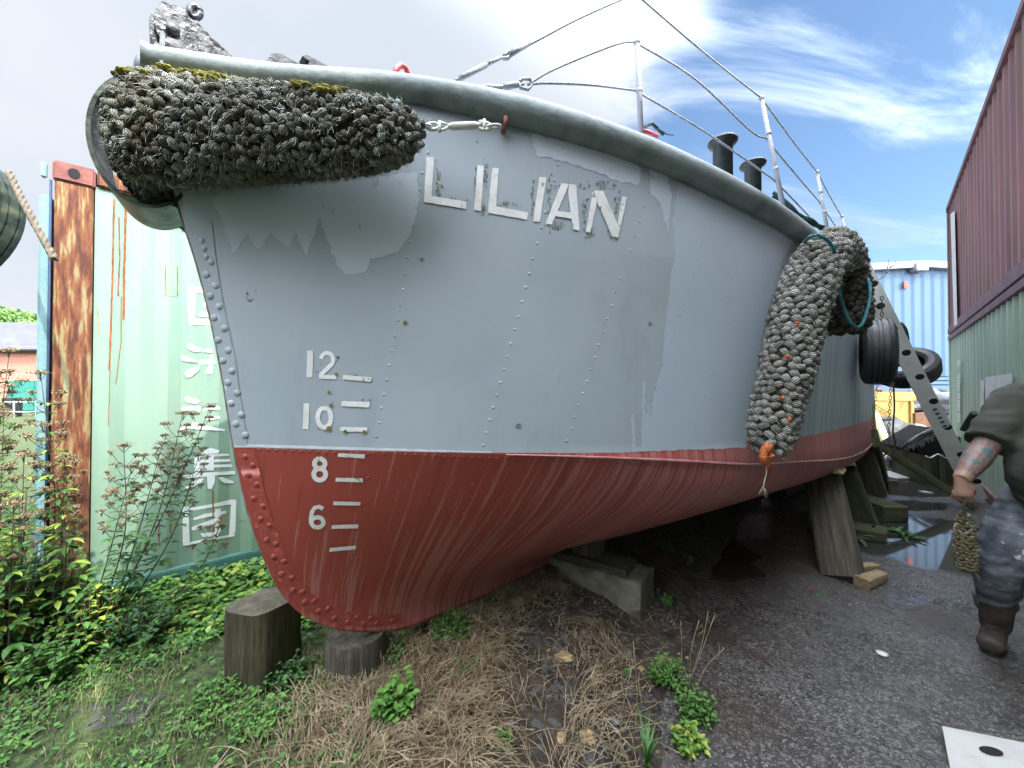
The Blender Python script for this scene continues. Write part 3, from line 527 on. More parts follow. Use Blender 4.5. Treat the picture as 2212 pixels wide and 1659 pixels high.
def rough_edge(pts, amp=1.5, step=7, seed=0):
    out = []; n = len(pts)
    for i in range(n):
        a = pts[i]; b = pts[(i+1) % n]; L_ = math.hypot(b[0]-a[0], b[1]-a[1]); k = max(1, int(L_ / step))
        for j in range(k):
            u = j / k; x = a[0] + (b[0]-a[0]) * u; y = a[1] + (b[1]-a[1]) * u
            out.append((x + amp * nz((x, y, 0), .11, seed), y + amp * nz((x, y, 0), .11, seed + 5)))
    return out
def finish_drape(mb, name, mat, parent):
    o = mb.build(name, mat, parent)
    uv = o.data.uv_layers.new(name='UVMap')
    return o
mb = MB(); drape_into(mb, rough_edge([(452, 425), (520, 408), (700, 398), (900, 372), (905, 430), (896, 480), (882, 515), (860, 545), (800, 560), (790, 588), (745, 594), (728, 570), (712, 530), (690, 472), (683, 500), (660, 552), (645, 520), (640, 500), (622, 535), (603, 520), (585, 498), (560, 540), (545, 520), (535, 502), (505, 548), (490, 515), (478, 470)], 5, 8, 1), .0012, 14); finish_drape(mb, 'pale_paint_patch', 'grey_light', boat)
mb = MB(); drape_into(mb, rough_edge([(1140, 285), (1200, 300), (1390, 352), (1380, 400), (1340, 395), (1270, 365), (1215, 350), (1160, 335)], 7, 8, 2), .0012, 14); finish_drape(mb, 'pale_paint_patch', 'grey_light', boat)
mb = MB(); drape_into(mb, rough_edge([(1402, 360), (1440, 378), (1450, 420), (1443, 500), (1425, 440), (1405, 420)], 5, 8, 3), .0012, 14); finish_drape(mb, 'pale_paint_patch', 'grey_light', boat)
mb = MB()
drape_into(mb, rough_edge([(1466, 395), (1560, 440), (1640, 480), (1712, 520), (1690, 560), (1650, 700), (1625, 850), (1615, 950), (1612, 967), (1366, 976), (1364, 900), (1369, 890), (1372, 965), (1385, 968), (1388, 830), (1394, 822), (1392, 905), (1400, 870), (1404, 905), (1412, 850), (1430, 790), (1438, 690), (1450, 590), (1458, 560), (1452, 480)], 3.5, 8, 4), .0012, 14)
finish_drape(mb, 'pale_paint_coat', pm('fresh blue grey coat', [(0.3, (0.39, 0.455, 0.52)), (0.7, (0.42, 0.49, 0.55))], 2, rough=0.48, bump=0.08, bscale=25, layer=((0.24, 0.28, 0.31), 25, (1, 1, .3), .67, .7, .8)), boat)
mb = MB()
drape_into(mb, rough_edge([(1345, 545), (1455, 560), (1451, 600), (1439, 690), (1430, 740), (1410, 760), (1400, 700), (1404, 640), (1370, 640), (1355, 620)], 6, 8, 5), .0007, 14)
finish_drape(mb, 'stain_patch', 'grey_stain', boat)
# waterline stripe, chine lap, stem doubler
mb = MB(); top = [(507, 957), (560, 960), (700, 964), (850, 968), (960, 972), (1062, 975)]
drape_into(mb, rough_edge(top + [(1062, 978), (960, 976.5), (850, 974), (700, 970), (560, 966), (507, 966)], .9, 8, 6), .0015, 12)
finish_drape(mb, 'waterline_stripe', pm('waterline stripe', [(0.35, (0.48, 0.53, 0.56)), (0.6, (0.66, 0.69, 0.70))], 14, rough=.5, bump=0), boat)
mb = MB()
path = []
for i in range(90):
    sw = 1.12 + (SE - 1.2) * (i / 89) ** 1.5; path.append(B(sw, wl_b(sw) + .012 * smooth(1.0, 2.5, sw) + .001, wl_z(sw) - ch_d(sw)))
mb.tube(path, [.0035 + .005 * smooth(0, 20, i) for i in range(90)], 6); mb.build('lap_seam', pm('lap seam', [(.3, (.30, .10, .095)), (.7, (.42, .22, .21))], 12, rough=.4, bump=.3), boat)
mb = MB()
L1 = [(425, 470), (436, 540), (448, 600), (462, 680), (472, 750), (487, 840), (499, 920), (508, 962)]
L2 = [(535, 962), (528, 905), (520, 860), (508, 770), (492, 700), (480, 640), (467, 560), (458, 480)]
drape_into(mb, L1 + L2, .0022, 12); mb.build('stem_plate', 'grey', boat)
mb = MB()
L1 = [(512, 968), (522, 1020), (535, 1080), (552, 1140), (572, 1195), (600, 1250), (640, 1300), (690, 1335), (740, 1350), (800, 1353), (870, 1346)]
L2 = [(868, 1325), (800, 1328), (745, 1320), (700, 1302), (662, 1272), (636, 1235), (612, 1185), (592, 1130), (575, 1075), (562, 1020), (550, 970)]
drape_into(mb, L1 + L2, .0022, 12); o = mb.build('forefoot_plate', 'red', boat); o.data.uv_layers.new(name='UVMap')
# lettering
NAME = MB(); z2 = lambda pts: [(737 + x / 3, y / 3) for x, y in pts]
glyph = [
 [(552,1018),(603,1020),(585,1272),(815,1307),(808,1355),(536,1310)],
 [(882,1070),(925,1075),(905,1368),(860,1362)],
 [(978,1090),(1021,1092),(1003,1340),(1210,1378),(1200,1425),(948,1380)],
 [(1282,1148),(1328,1152),(1285,1440),(1242,1435)],
 [(1425,1188),(1475,1194),(1362,1457),(1322,1450)], [(1476,1194),(1520,1200),(1543,1495),(1500,1490),(1468,1250)], [(1398,1370),(1489,1380),(1493,1418),(1382,1402)],
 [(1628,1232),(1668,1238),(1612,1508),(1583,1503)], [(1669,1238),(1695,1242),(1795,1470),(1791,1540),(1752,1535),(1655,1310)], [(1817,1275),(1848,1278),(1793,1540),(1780,1500)]]
SH = MB()
for i, gl in enumerate(glyph): drape_into(NAME, rough_edge(z2(gl), .7, 5, 11), .0024 + .00025 * i, 9)
NAME.build('name_lettering', 'white', boat)['label'] = 'hand-painted white name LILIAN with grime round the letters'
rnd = random.Random(3)
for (cx, cy, w, h) in [(946, 400, 10, 60), (965, 432, 50, 7), (1028, 408, 6, 90), (1048, 380, 8, 60), (1090, 440, 48, 9), (1042, 450, 9, 18), (1150, 425, 6, 50), (1185, 430, 8, 90), (1220, 400, 60, 10), (1262, 455, 9, 70), (1290, 400, 40, 14), (1330, 440, 14, 100), (1320, 500, 22, 40), (1275, 500, 14, 20), (1200, 486, 40, 12), (1300, 440, 20, 40)]:
    for k in range(26):
        x = cx + rnd.gauss(0, .32) * w; y = cy + rnd.gauss(0, .32) * h; r = rnd.uniform(.7, 3.2)
        pl = [(x + r * math.cos(a) * rnd.uniform(.4, 1.2), y + r * math.sin(a) * rnd.uniform(.5, 1.9)) for a in [i * 6.283 / 9 for i in range(9)]]
        drape_into(SH, pl, .0019 + rnd.random() * .0004, 20, mi=rnd.choice((0, 0, 0, 1)))
SH.build('grime_flecks', ['lichen', 'blueflake'], boat)
def stroke(mb, pts, w, off, caster=hit, mi=0):
    n = len(pts); Lf = []; Rt = []
    for i in range(n):
        a = Vector(pts[max(i-1, 0)]); b = Vector(pts[min(i+1, n-1)]); d = (b - a).normalized(); ww = w[i] if isinstance(w, (list, tuple)) else w
        nn = Vector((-d.y, d.x)) * ww / 2; p = Vector(pts[i]); Lf.append(p + nn); Rt.append(p - nn)
    out = []; ok = []
    for p in Lf + Rt:
        h, q = caster(p.x, p.y); ok.append(h is not None); out.append(h + q * off if h is not None else Vector((0, 0, 0)))
    mb.add(out, [f for f in [(i, i+1, n+i+1, n+i) for i in range(n-1)] if all(ok[j] for j in f)], mi)
def arc(cx, cy, rx, ry, a0, a1, n=10): return [(cx + rx * math.cos(R(a0 + (a1-a0) * i / (n-1))), cy + ry * math.sin(R(a0 + (a1-a0) * i / (n-1)))) for i in range(n)]
def draft(name, strokes):
    mb = MB()
    for i, (pts, w) in enumerate(strokes): stroke(mb, pts, w, .0022 + .0003 * i)
    return mb.build(name, 'white', boat)
zz = lambda x, y: (x / 3, 553 + y / 3)
draft('draft_number', [([zz(2012, 612), zz(2010, 670), zz(2008, 730), zz(2006, 786)], 13), (arc(707, 778, 13.5, 16, 190, 385) + [(700, 803), (693, 811)], 9), ([(690, 813.5), (708, 814.5), (727, 815)], 8.5)])
draft('draft_number', [([zz(1988, 955), zz(1986, 1010), zz(1984, 1060), zz(1980, 1122)], 12.5), (arc(701, 902, 14.5, 21, -95, 265, 18), 10)])
draft('draft_number', [(arc(691, 1001, 11.5, 10.5, -92, 268, 16), 10.5), (arc(691, 1024, 13, 12.5, -92, 268, 16), 10.5)])
draft('draft_number', [([(698, 1099), (690, 1094), (680, 1096), (674, 1106), (672, 1120), (672, 1130)], 9), (arc(686, 1127.5, 13, 11, -175, 185, 18), 9.5)])
for i, pts in enumerate([[(742, 810), (804, 815), (802, 824.5), (741, 819)], [(739, 866), (799, 868), (798, 880), (738, 877)], [(736, 922), (794, 923), (793, 933), (735, 931)], [(731, 978), (789, 980), (788, 989), (730, 986)], [(726, 1031), (784, 1032), (784, 1041), (725, 1039)], [(721, 1082), (779, 1083), (778, 1091), (720, 1090)], [(717, 1133), (774, 1131), (774, 1140), (716, 1141)], [(713, 1182), (769, 1177), (768, 1185), (711, 1191)]]):
    mb = MB(); drape_into(mb, rough_edge(pts, .6, 5, i), .0040, 10); mb.build('draft_bar', 'white', boat)
FL = MB()
for (x, y, r) in [(731, 772, 3.5), (727, 808, 4), (711, 847, 3.5), (716, 875, 4.5), (711, 926, 6), (747, 933, 5), (788, 933, 5), (911, 561, 4), (875, 697, 4.5)]:
    pl = [(x + r * math.cos(a) * rnd.uniform(.7, 1.1), y + r * math.sin(a) * rnd.uniform(.7, 1.1)) for a in [i * 6.283 / 10 for i in range(10)]]; drape_into(FL, pl, .0042, 20)
for k in range(60):
    cx, cy, w, h = rnd.choice([(693, 787, 66, 66), (688, 900, 66, 66), (770, 817, 70, 20), (770, 873, 70, 20), (545, 640, 25, 20), (1120, 920, 10, 8)])
    x = cx + rnd.uniform(-w, w) / 2; y = cy + rnd.uniform(-h, h) / 2; r = rnd.uniform(1.2, 3.2)
    drape_into(FL, [(x + r * math.cos(a) * rnd.uniform(.6, 1.2), y + r * math.sin(a) * rnd.uniform(.6, 1.2)) for a in [i * 6.283 / 7 for i in range(7)]], .0018, 20, mi=rnd.choice((1, 2)))
FL.build('lichen_spots', ['moss', 'lichen', 'blueflake'], boat)
# rub rail, small fittings
mb = MB(); path = []
for i in range(110):
    s = .02 + (3.42 - .02) * i / 109; path.append(B(s, max(sheer_b(max(s, .05)), 0.0) + .0, sheer_z(max(s, .048))))
rr_f = spl([(0, .036), (.5, .042), (.8, .050), (1.1, .060), (1.6, .064), (3.5, .066)]); mb.tube(path, [rr_f(.02 + 3.4 * i / 109) for i in range(110)], 20, up=UP); 
mb.build('rub_rail', 'grey_dirty', boat)
mb = MB(); path = [B(.02 + (SE - .02) * i / 109, -max(sheer_b(max(.02 + (SE - .02) * i / 109, .05)), 0), sheer_z(max(.02 + (SE - .02) * i / 109, .078))) for i in range(110)]
mb.tube(path, [rr_f(min(3.4, .02 + (SE - .02) * i / 109)) for i in range(110)], 12, up=UP)
mb.tube([B(s, sheer_b(s), sheer_z(s) - .01) for s in [3.7 + i * .2 for i in range(34)]], .045, 12, up=UP); mb.build('rub_rail', 'grey_dirty', boat)
mb = MB(); c = P(348, 137, 1.33); mb.box(c, (.012, .16, .13), basis(AX), bev=.004); mb.box(c + AX * .03 + Vector((0, 0, -.04)), (.07, .05, .05), basis(AX), bev=.01); mb.build('stem_lug', 'grey_dirty', boat)
def boatat(x, y, b):                                      # point on pixel ray lying in the plane lateral = b
    d = ray(x, y); n = Vector((.7071, -.7071, 0)); t = (b - 1.8) / d.dot(n); return C0 + d * t
mb = MB()                                                 # bow roller with two thick plates
def zp(x, y, b): return boatat(x / 3, y / 3, b)
outl = [(1003, 60), (1050, 5), (1110, 25), (1200, 55), (1275, 140), (1400, 265), (1560, 415), (1560, 520), (1330, 520), (1160, 370), (1090, 310), (1020, 220), (1000, 140)]
def plate(mb, pts, b, th, mi=0): mb.prism([zp(x, y, b) for x, y in pts], NX * -th, mi)
plate(mb, outl, -.02, .022)
p0 = B(0, 0, 0)
mb.lathe(zp(1120, 190, -.02) + NX * .0, NX, [(-.10, .02), (.012, .02), (.014, .012)], 14)
plate(mb, [(970, 90), (985, 70), (1000, 140), (1020, 220), (1090, 310), (1150, 365), (1120, 385), (1010, 300), (975, 220)], -.04, .06)
plate(mb, outl, -.13, .022)
mb.lathe(zp(1100, 200, -.05), NX, [(-.075, .05), (-.06, .035), (-.02, .035), (0, .05)], 20)
mb.box((zp(1250, 480, -.02) + zp(1250, 480, -.14)) / 2, (.22, .14, .02), basis(AX))
o = mb.build('bow_roller', 'blacksteel', boat)
mb = MB()
ringp = [zp(1262 + 34 * math.cos(a), 78 + 38 * math.sin(a), -.025) for a in [i * 6.283 / 16 for i in range(17)]]
mb.tube(ringp, .012, 8); mb.prism([zp(x, y, -.02) for x, y in [(1205, 60), (1225, 50), (1290, 110), (1280, 145)]], NX * -.02); mb.build('shackle_eye', 'blacksteel', boat)
mb = MB()
for pts in ([(1650, 412), (1720, 408), (1752, 352), (1790, 342), (1830, 350), (1955, 425), (1955, 470), (1650, 470)], [(1960, 362), (1990, 355), (2030, 375), (2150, 440), (2150, 480), (1900, 480), (1990, 435), (2005, 395), (1990, 385)]):
    mb.prism([zp(x, y, .02) for x, y in pts], NX * -.05)
mb.build('fairlead', 'black', boat)
mb = MB(); mb.tube([boatat(x, y, .30) for x, y in [(853, 170), (855, 150), (866, 140), (878, 148), (882, 168)]], .012, 8); mb.build('deck_ring', 'ringred', boat)
mb = MB(); mb.tube([boatat(x, y, .78) for x, y in [(1392, 285), (1394, 272), (1408, 266), (1418, 275), (1432, 290)]], .010, 8); mb.tube([boatat(x, y, .79) for x, y in [(1415, 278), (1425, 280), (1440, 290), (1455, 292)]], .004, 6)
mb.build('lashing', 'netgreen', boat)
mb = MB(); mb.tube([boatat(x, y, .80) for x, y in [(1386, 282), (1402, 286), (1420, 294)]], .012, 8); mb.build('lashing', 'ringred', boat)
for x, yt, yb, r, b_, rc in ((1561, 312, 372, 19.5, 1.0, 28), (1626, 360, 398, 16, 1.05, 24)):
    ctop = boatat(x, yt, b_); Y = ctop.y; k = Y / F
    mb = MB(); mb.lathe(ctop, UP, [(-.45, r * k), (-.02, r * k), (0, rc * k), (.012, (rc + 2) * k), (.025, rc * k), (.03, r * k * .6)], 24)
    mb.build('bollard', 'black', boat)
# stanchions and guard wires
tops = []
S = [((1385, 300, .86), (1372, -14)), ((1690, 440, 1.27), (1645, 212)), ((1787, 500, 1.38), (1765, 372)), ((1836, 530, 1.44), (1818, 468))]
ST = []
for (x, y, b_), (tx, ty) in S:
    base = boatat(x, y, b_); topp = P(tx, ty, base.y); base = base - (topp - base) * .12; ST.append((base, topp))
    mb = MB(); mb.tube([base, topp], [.016, .0115], 10); 
    for fr in (1.0, .665, .33):
        c = boatat(x, y, b_) * (1 - fr) + topp * fr if fr < 1 else topp
        mb.blob(c, .019, sub=2, rough=0)
    mb.build('stanchion', 'stanch', boat)
def px(x, y, Y): return P(x, y, Y)
Y1, Y2, Y3, Y4 = [s[1].y for s in ST]
wires = [[px(980, 176, 1.62), px(1145, 95, 1.72), px(1250, 40, 1.80), ST[0][1]], [ST[0][1], ST[1][1]], [ST[1][1], ST[2][1]], [ST[2][1], ST[3][1]], [ST[3][1], px(1850, 540, 5.5)],
         [px(1140, 183, 1.62), px(1200, 148, 1.68), px(1330, 96, 1.85), px(1370, 90, Y1)], [px(1370, 90, Y1), px(1500, 170, 2.14), px(1620, 282, 2.4), px(1655, 299, Y2)], [px(1655, 299, Y2), px(1700, 355, 2.68), px(1770, 437, Y3)], [px(1770, 437, Y3), px(1822, 510, Y4)],
         [px(1140, 183, 1.62), px(1180, 180, 1.66), px(1280, 184, 1.80), px(1371, 195, Y1)], [px(1371, 195, Y1), px(1530, 290, 2.18), px(1668, 386, Y2)], [px(1668, 386, Y2), px(1712, 430, 2.7), px(1775, 497, Y3)],
         [px(1040, 186, 1.56), px(1085, 187, 1.59), px(1132, 182, 1.62)]]
for w in wires:
    mb = MB(); pp = curve(w, 30) if len(w) > 2 else [w[0].lerp(w[1], i / 29) - UP * .012 * math.sin(math.pi * i / 29) for i in range(30)]
    mb.tube(pp, .0055, 7); 
    # lay of the wire: two thin strands wound round it
    mb.build('guard_wire', 'ltgrey', boat)
mb = MB()
mb.tube([px(993, 170, 1.62), px(1050, 140, 1.65)], .0115, 8); mb.tube([px(1055, 137, 1.65), px(1082, 124, 1.67)], .007, 8)
mb.tube([px(1088, 122, 1.68), px(1100, 112, 1.685), px(1106, 116, 1.69), px(1096, 126, 1.68), px(1086, 127, 1.68)], .009, 8); mb.tube([px(1100, 118, 1.68), px(1142, 93, 1.72)], [.014, .012], 8)
mb.tube([px(1050, 188, 1.57), px(1085, 190, 1.59)], .011, 8); mb.tube([px(1090, 188, 1.59), px(1118, 182, 1.61)], .013, 8)
mb.tube([px(1120, 178, 1.61), px(1130, 170, 1.62), px(1146, 172, 1.62), px(1150, 182, 1.63), px(1140, 194, 1.62), px(1124, 190, 1.61), px(1120, 178, 1.61)], .007, 8)
mb.build('turnbuckle', 'ltgrey', boat)
#=PART3=
# ------------------------------------------------------------ woven rope fenders
def weave(path, rad, ell, up, pitch, wide, lift, seed=0, twist=0.0, moss=None, fuzz=0):
    """stitches wound round a soft core; returns (core, stitches, moss tufts)"""
    rn = random.Random(seed); k = len(path); core = MB(); st = MB(); mo = MB(); st.st = []
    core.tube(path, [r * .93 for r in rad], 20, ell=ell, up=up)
    seg = [0]
    for i in range(1, k): seg.append(seg[-1] + (path[i] - path[i-1]).length)
    tot = seg[-1]; nrow = max(2, int(tot / pitch))
    NU, NVV = 6, 12
    for r_ in range(nrow + 1):
        d = tot * r_ / nrow; i = 0
        while i < k - 2 and seg[i+1] < d: i += 1
        u = (d - seg[i]) / max(1e-6, seg[i+1] - seg[i])
        p = path[i].lerp(path[i+1], u); t = (path[min(i+2, k-1)] - path[max(i-1, 0)]).normalized(); rr = rad[i] + (rad[i+1] - rad[i]) * u; el = ell[i] + (ell[i+1] - ell[i]) * u
        a = Vector(up); a = (a - t * a.dot(t)).normalized(); b = t.cross(a)
        per = math.pi * rr * (1 + el); nc = max(5, int(per / wide))
        for j in range(nc):
            q = 2 * math.pi * (j + .5 * (r_ % 2)) / nc + twist * d + rn.uniform(-.09, .09)
            c = p + a * math.cos(q) * rr + b * math.sin(q) * rr * el + t * rn.uniform(-.13, .13) * pitch
            n = (a * math.cos(q) + b * math.sin(q) / max(el, .3)).normalized(); tg = t.cross(n)
            th = R(38 if j % 2 else -38) + rn.uniform(-.35, .35)
            dx = (tg * math.cos(th) + t * math.sin(th)).normalized(); dy = n.cross(dx)
            sa = wide * .62 * rn.uniform(.8, 1.2); sb = pitch * .54 * rn.uniform(.85, 1.15); sc = lift * rn.uniform(.75, 1.25)
            c = c + n * rn.uniform(-.006, .006) * (lift / .02); ph = rn.uniform(0, 6); vs = []
            for x_ in range(NU + 1):
                al = math.pi * (x_ + .35) / (NU + .7); rx = math.sin(al) ** .8; xx = -math.cos(al)
                for y_ in range(NVV):
                    be = 2 * math.pi * y_ / NVV; rb = 1 + .06 * (1 if (y_ % 2) else -1)
                    be2 = be + xx * .5
                    vs.append(c + dx * sa * xx + (dy * sb * math.cos(be2) + n * sc * math.sin(be2)) * rx * rb - n * sc * .5 * xx * xx)
            fs = [(x_*NVV+y_, x_*NVV+(y_+1) % NVV, (x_+1)*NVV+(y_+1) % NVV, (x_+1)*NVV+y_) for x_ in range(NU) for y_ in range(NVV)]
            st.st.append((len(st.v), ph))
            st.add(vs, fs, rn.choice((0, 0, 0, 1)), True)
            if moss and n.z > moss[0] and nz(c, moss[2], 9) > moss[1]:
                for _ in range(4): mo.blob(c + n * sc * .3 + Vector((rn.uniform(-1, 1), rn.uniform(-1, 1), 0)) * .016, rn.uniform(.007, .012), seed=rn.random() * 50, rough=.18, sub=2, sc=(1.3, 1.3, .8))
            for _ in range(fuzz):
                if rn.random() < .75:
                    s0 = c + dx * rn.uniform(-1, 1) * sa + dy * rn.uniform(-1, 1) * sb + n * sc * .6; dd = (n * rn.uniform(.2, 1) + dx * rn.uniform(-1, 1) + dy * rn.uniform(-1, 1) - UP * .3).normalized() * rn.uniform(.010, .034) * (lift / .016) ** .5; w = dd.cross(n).normalized() * .0009
                    st.add([s0 - w, s0 + w, s0 + dd], [(0, 1, 2)], rn.choice((0, 1)))
    return core, st, mo
M['rope2'] = pm('dark weathered rope', [(0.3, (0.10, 0.095, 0.08)), (0.5, (0.22, 0.215, 0.19)), (0.72, (0.36, 0.355, 0.33))], 9, rough=0.9, bump=0.6, bscale=160)
M['ropedark2'] = pm('frosted dark rope', [(0.3, (0.20, 0.21, 0.17)), (0.5, (0.46, 0.50, 0.45)), (0.72, (0.68, 0.73, 0.69))], 16, rough=0.95, bump=0.7, bscale=170, layer=((0.07, 0.05, 0.02), 5, (1, 1, 1), 0.52, 0.60, 0.8))
def strand_uv(o, st):
    uv = o.data.uv_layers.new(name='UVMap'); N_ = len(o.data.vertices); co = [(0.0, 0.0)] * N_
    for base, ph in st.st:
        for x_ in range(7):
            for y_ in range(12): co[base + x_*12 + y_] = (x_ / 6 + ph * 3, y_ / 12)
    for p in o.data.polygons:
        vs = list(p.vertices); c = [co[v] for v in vs]
        if max(q[1] for q in c) - min(q[1] for q in c) > .5: c = [(q[0], q[1] + (1 if q[1] < .5 else 0)) for q in c]
        for li, q in zip(p.loop_indices, c): uv.data[li].uv = q
def strandify(key, amt=.6):
    m = M[key]; nt = m.node_tree; N = nt.nodes; L = nt.links; bs = N['Principled BSDF']; src = bs.inputs['Base Color'].links[0].from_socket
    tc = N.new('ShaderNodeTexCoord'); mp = N.new('ShaderNodeMapping'); mp.inputs['Rotation'].default_value = (0, 0, R(0)); L.new(tc.outputs['UV'], mp.inputs[0])
    sp = N.new('ShaderNodeSeparateXYZ'); L.new(mp.outputs[0], sp.inputs[0])
    a = N.new('ShaderNodeMath'); a.operation = 'MULTIPLY_ADD'; L.new(sp.outputs[0], a.inputs[0]); a.inputs[1].default_value = .16; L.new(sp.outputs[1], a.inputs[2])
    b = N.new('ShaderNodeMath'); b.operation = 'MULTIPLY'; L.new(a.outputs[0], b.inputs[0]); b.inputs[1].default_value = 6.2832 * 11
    n = N.new('ShaderNodeTexNoise'); n.inputs['Scale'].default_value = 60; L.new(tc.outputs['Object'], n.inputs['Vector'])
    c = N.new('ShaderNodeMath'); c.operation = 'MULTIPLY_ADD'; L.new(n.outputs[0], c.inputs[0]); c.inputs[1].default_value = 4.0; L.new(b.outputs[0], c.inputs[2])
    d = N.new('ShaderNodeMath'); d.operation = 'SINE'; L.new(c.outputs[0], d.inputs[0])
    mr = N.new('ShaderNodeMapRange'); mr.inputs[1].default_value = -.9; mr.inputs[2].default_value = .5; mr.inputs[3].default_value = amt; mr.inputs[4].default_value = 0; L.new(d.outputs[0], mr.inputs[0])
    mx = N.new('ShaderNodeMix'); mx.data_type = 'RGBA'; mx.blend_type = 'MIX'; L.new(mr.outputs[0], mx.inputs[0]); L.new(src, mx.inputs[6]); mx.inputs[7].default_value = (.055, .045, .03, 1); L.new(mx.outputs[2], bs.inputs['Base Color'])
    bp = N.new('ShaderNodeBump'); bp.inputs['Strength'].default_value = .9; bp.inputs['Distance'].default_value = .004; L.new(d.outputs[0], bp.inputs['Height']); L.new(bp.outputs[0], bs.inputs['Normal'])
for k_ in ('rope', 'rope2', 'ropedark', 'ropedark2'): strandify(k_)
# bow fender
fb = [P(906, 292, 1.245), P(880, 290, 1.25), P(845, 291, 1.255), P(760, 292, 1.25), P(640, 290, 1.24), P(500, 288, 1.24), P(410, 286, 1.235), P(352, 285, 1.25), P(318, 285, 1.29), B(.07, -.09, 2.33), B(.14, -.22, 2.33), B(.25, -.42, 2.33), B(.50, -.66, 2.33), B(.7, -.84, 2.33)]
fr = [.035, .070, .098, .118, .134, .150, .163, .170, .172, .168, .162, .15, .13, .06]
path = curve(fb, 90); rads = [spl([(i, r) for i, r in enumerate(fr)])(i / 89 * 13) for i in range(90)]; ell = [.74 - .16 * smooth(30, 60, i) for i in range(90)]
core, st, mo = weave(path, rads, ell, UP, .0215, .028, .0125, 4, moss=(.50, -.02, 7.0), fuzz=6)
f1 = empty('rope_fender', path[40], 'large dark woven rope fender wrapped round the bow with yellow moss on top', 'fender')
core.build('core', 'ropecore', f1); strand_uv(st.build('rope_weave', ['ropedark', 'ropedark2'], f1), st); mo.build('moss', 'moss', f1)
# broad dark band round the front of the bow fender
mb = MB(); n_ = 40; vs = []
for j in range(n_ + 1):
    a = -R(8) + (R(300)) * j / n_
    for k, (rx, rz) in enumerate(((0, 0),)):
        pass
bc = B(.045, -.035, 2.335); bandp = []
for j in range(n_ + 1):
    a = R(72) - R(212) * j / n_                             # from the top, round the front, to below
    bandp.append((a, .205 * math.cos(a) + .0, .225 * math.sin(a)))
for w_, th in ((0.0, 0), (1, 0)):
    pass
dir_out = Vector((-.83, -.55, 0)).normalized(); side = Vector((-.55, .83, 0)) * 1.0
for (a, ro, z_) in bandp:
    for sgn, dth in ((-.10, 0), (.12, 0), (.12, .012), (-.10, .012)):
        vs.append(bc + dir_out * ((.128 + dth) * math.cos(a)) + Vector((0, 0, (.212 + dth) * math.sin(a))) + side * (sgn + .05))
mb.add(vs, [(j*4+k, j*4+(k+1) % 4, (j+1)*4+(k+1) % 4, (j+1)*4+k) for j in range(n_) for k in range(4)] + [(0, 1, 2, 3), tuple(n_*4+3-k for k in range(4))], 0, False)
o = mb.build('fender_band', 'greenrub', loc=bc); tag(o, 'broad dark green rubber band strapped round the front end of the bow fender', 'band')
# shackle, chain and rigging screw between fender and hull eye
t = empty('rigging_screw', P(1000, 272, 1.28), 'small galvanised rigging screw with shackles joining the bow fender to the hull', 'rigging screw')
mb = MB(); p = lambda x, y, d=0: P(x, y, 1.285 + (x - 905) * .00035 + d)
mb.tube([p(975, 273), p(1029, 271)], .0125, 12); mb.tube([p(968, 273), p(976, 273)], .009, 10); mb.tube([p(1027, 271), p(1034, 271)], .010, 10); mb.build('screw_body', 'alu', t)
mb = MB()
for (x0, x1, rr, rot_) in ((900, 930, .006, 0), (922, 948, .008, 1), (1032, 1062, .008, 1), (1052, 1080, .008, 0)):
    c = p((x0 + x1) / 2, 273); hw = (x1 - x0) / 2 / F * 1.29; yv = UP if rot_ else NX; q = []
    for a in [i * 6.283 / 16 for i in range(17)]: q.append(c + AX * 0 + (p(x1, 273) - p(x0, 273)).normalized() * hw * math.cos(a) + yv * hw * .55 * math.sin(a))
    mb.tube(q, rr * .7, 7)
mb.tube([p(946, 266), p(958, 266), p(968, 272)], .005, 6); mb.tube([p(946, 281), p(958, 281), p(968, 274)], .005, 6); mb.tube([p(950, 262), p(950, 285)], .006, 8)
mb.tube([p(1034, 263), p(1046, 263)], .006, 6); mb.tube([p(1046, 258), p(1046, 282)], .006, 8); mb.build('shackles', 'alu', t)
h, n = hit(1086, 274)
if h:
    mb = MB(); pts = [h + n * .0 + UP * .02, h + n * .03 + UP * .018, h + n * .042, h + n * .03 - UP * .018, h - UP * .02]; mb.tube(curve(pts, 14), .009, 8)
    mb.build('hull_eye', 'casting', boat)
# hanging fender folded over the rail
hp = [P(1662, 972, 1.93), P(1664, 955, 1.93), P(1672, 900, 1.94), P(1694, 820, 1.96), P(1711, 740, 1.99), P(1728, 670, 2.03), P(1750, 600, 2.10), P(1775, 558, 2.18)]
hp2 = [P(1800, 540, 2.34), P(1820, 590, 2.46), P(1826, 640, 2.50), P(1828, 690, 2.52), P(1828, 714, 2.52)]
def rads_of(vals, n): f = spl([(i, v) for i, v in enumerate(vals)]); return [f(i / (n - 1) * (len(vals) - 1)) for i in range(n)]
path = curve(hp + hp2, 90); vals = [.062, .086, .100, .107, .113, .118, .120, .120, .118, .116, .122, .122, .085]
core, st, mo = weave(path, rads_of(vals, 90), [.95] * 90, NX, .034, .042, .018, 8, fuzz=3)
f2 = empty('rope_fender', path[30], 'pale grey knotted rope fender folded over the side and hanging down the hull', 'fender')
core.build('core', 'ropecore', f2); M['ropeblack'] = pm('very dark rope', [(0.3, (0.03, 0.028, 0.018)), (0.7, (0.10, 0.095, 0.075))], 12, rough=.95, bump=.6, bscale=150)
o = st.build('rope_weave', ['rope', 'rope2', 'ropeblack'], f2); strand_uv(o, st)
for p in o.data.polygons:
    if (p.center + f2.location).y > 2.33: p.material_index = 2          # the inboard half takes the darkest rope colour
mb = MB(); rnd = random.Random(5)
for (x, y) in ((1700, 770), (1690, 860), (1705, 905), (1722, 700), (1668, 985)):
    mb.blob(P(x, y, 1.80 + (770 - y) * -.0002), .010, seed=x, rough=.5)
c = P(1662, 985, 1.90)
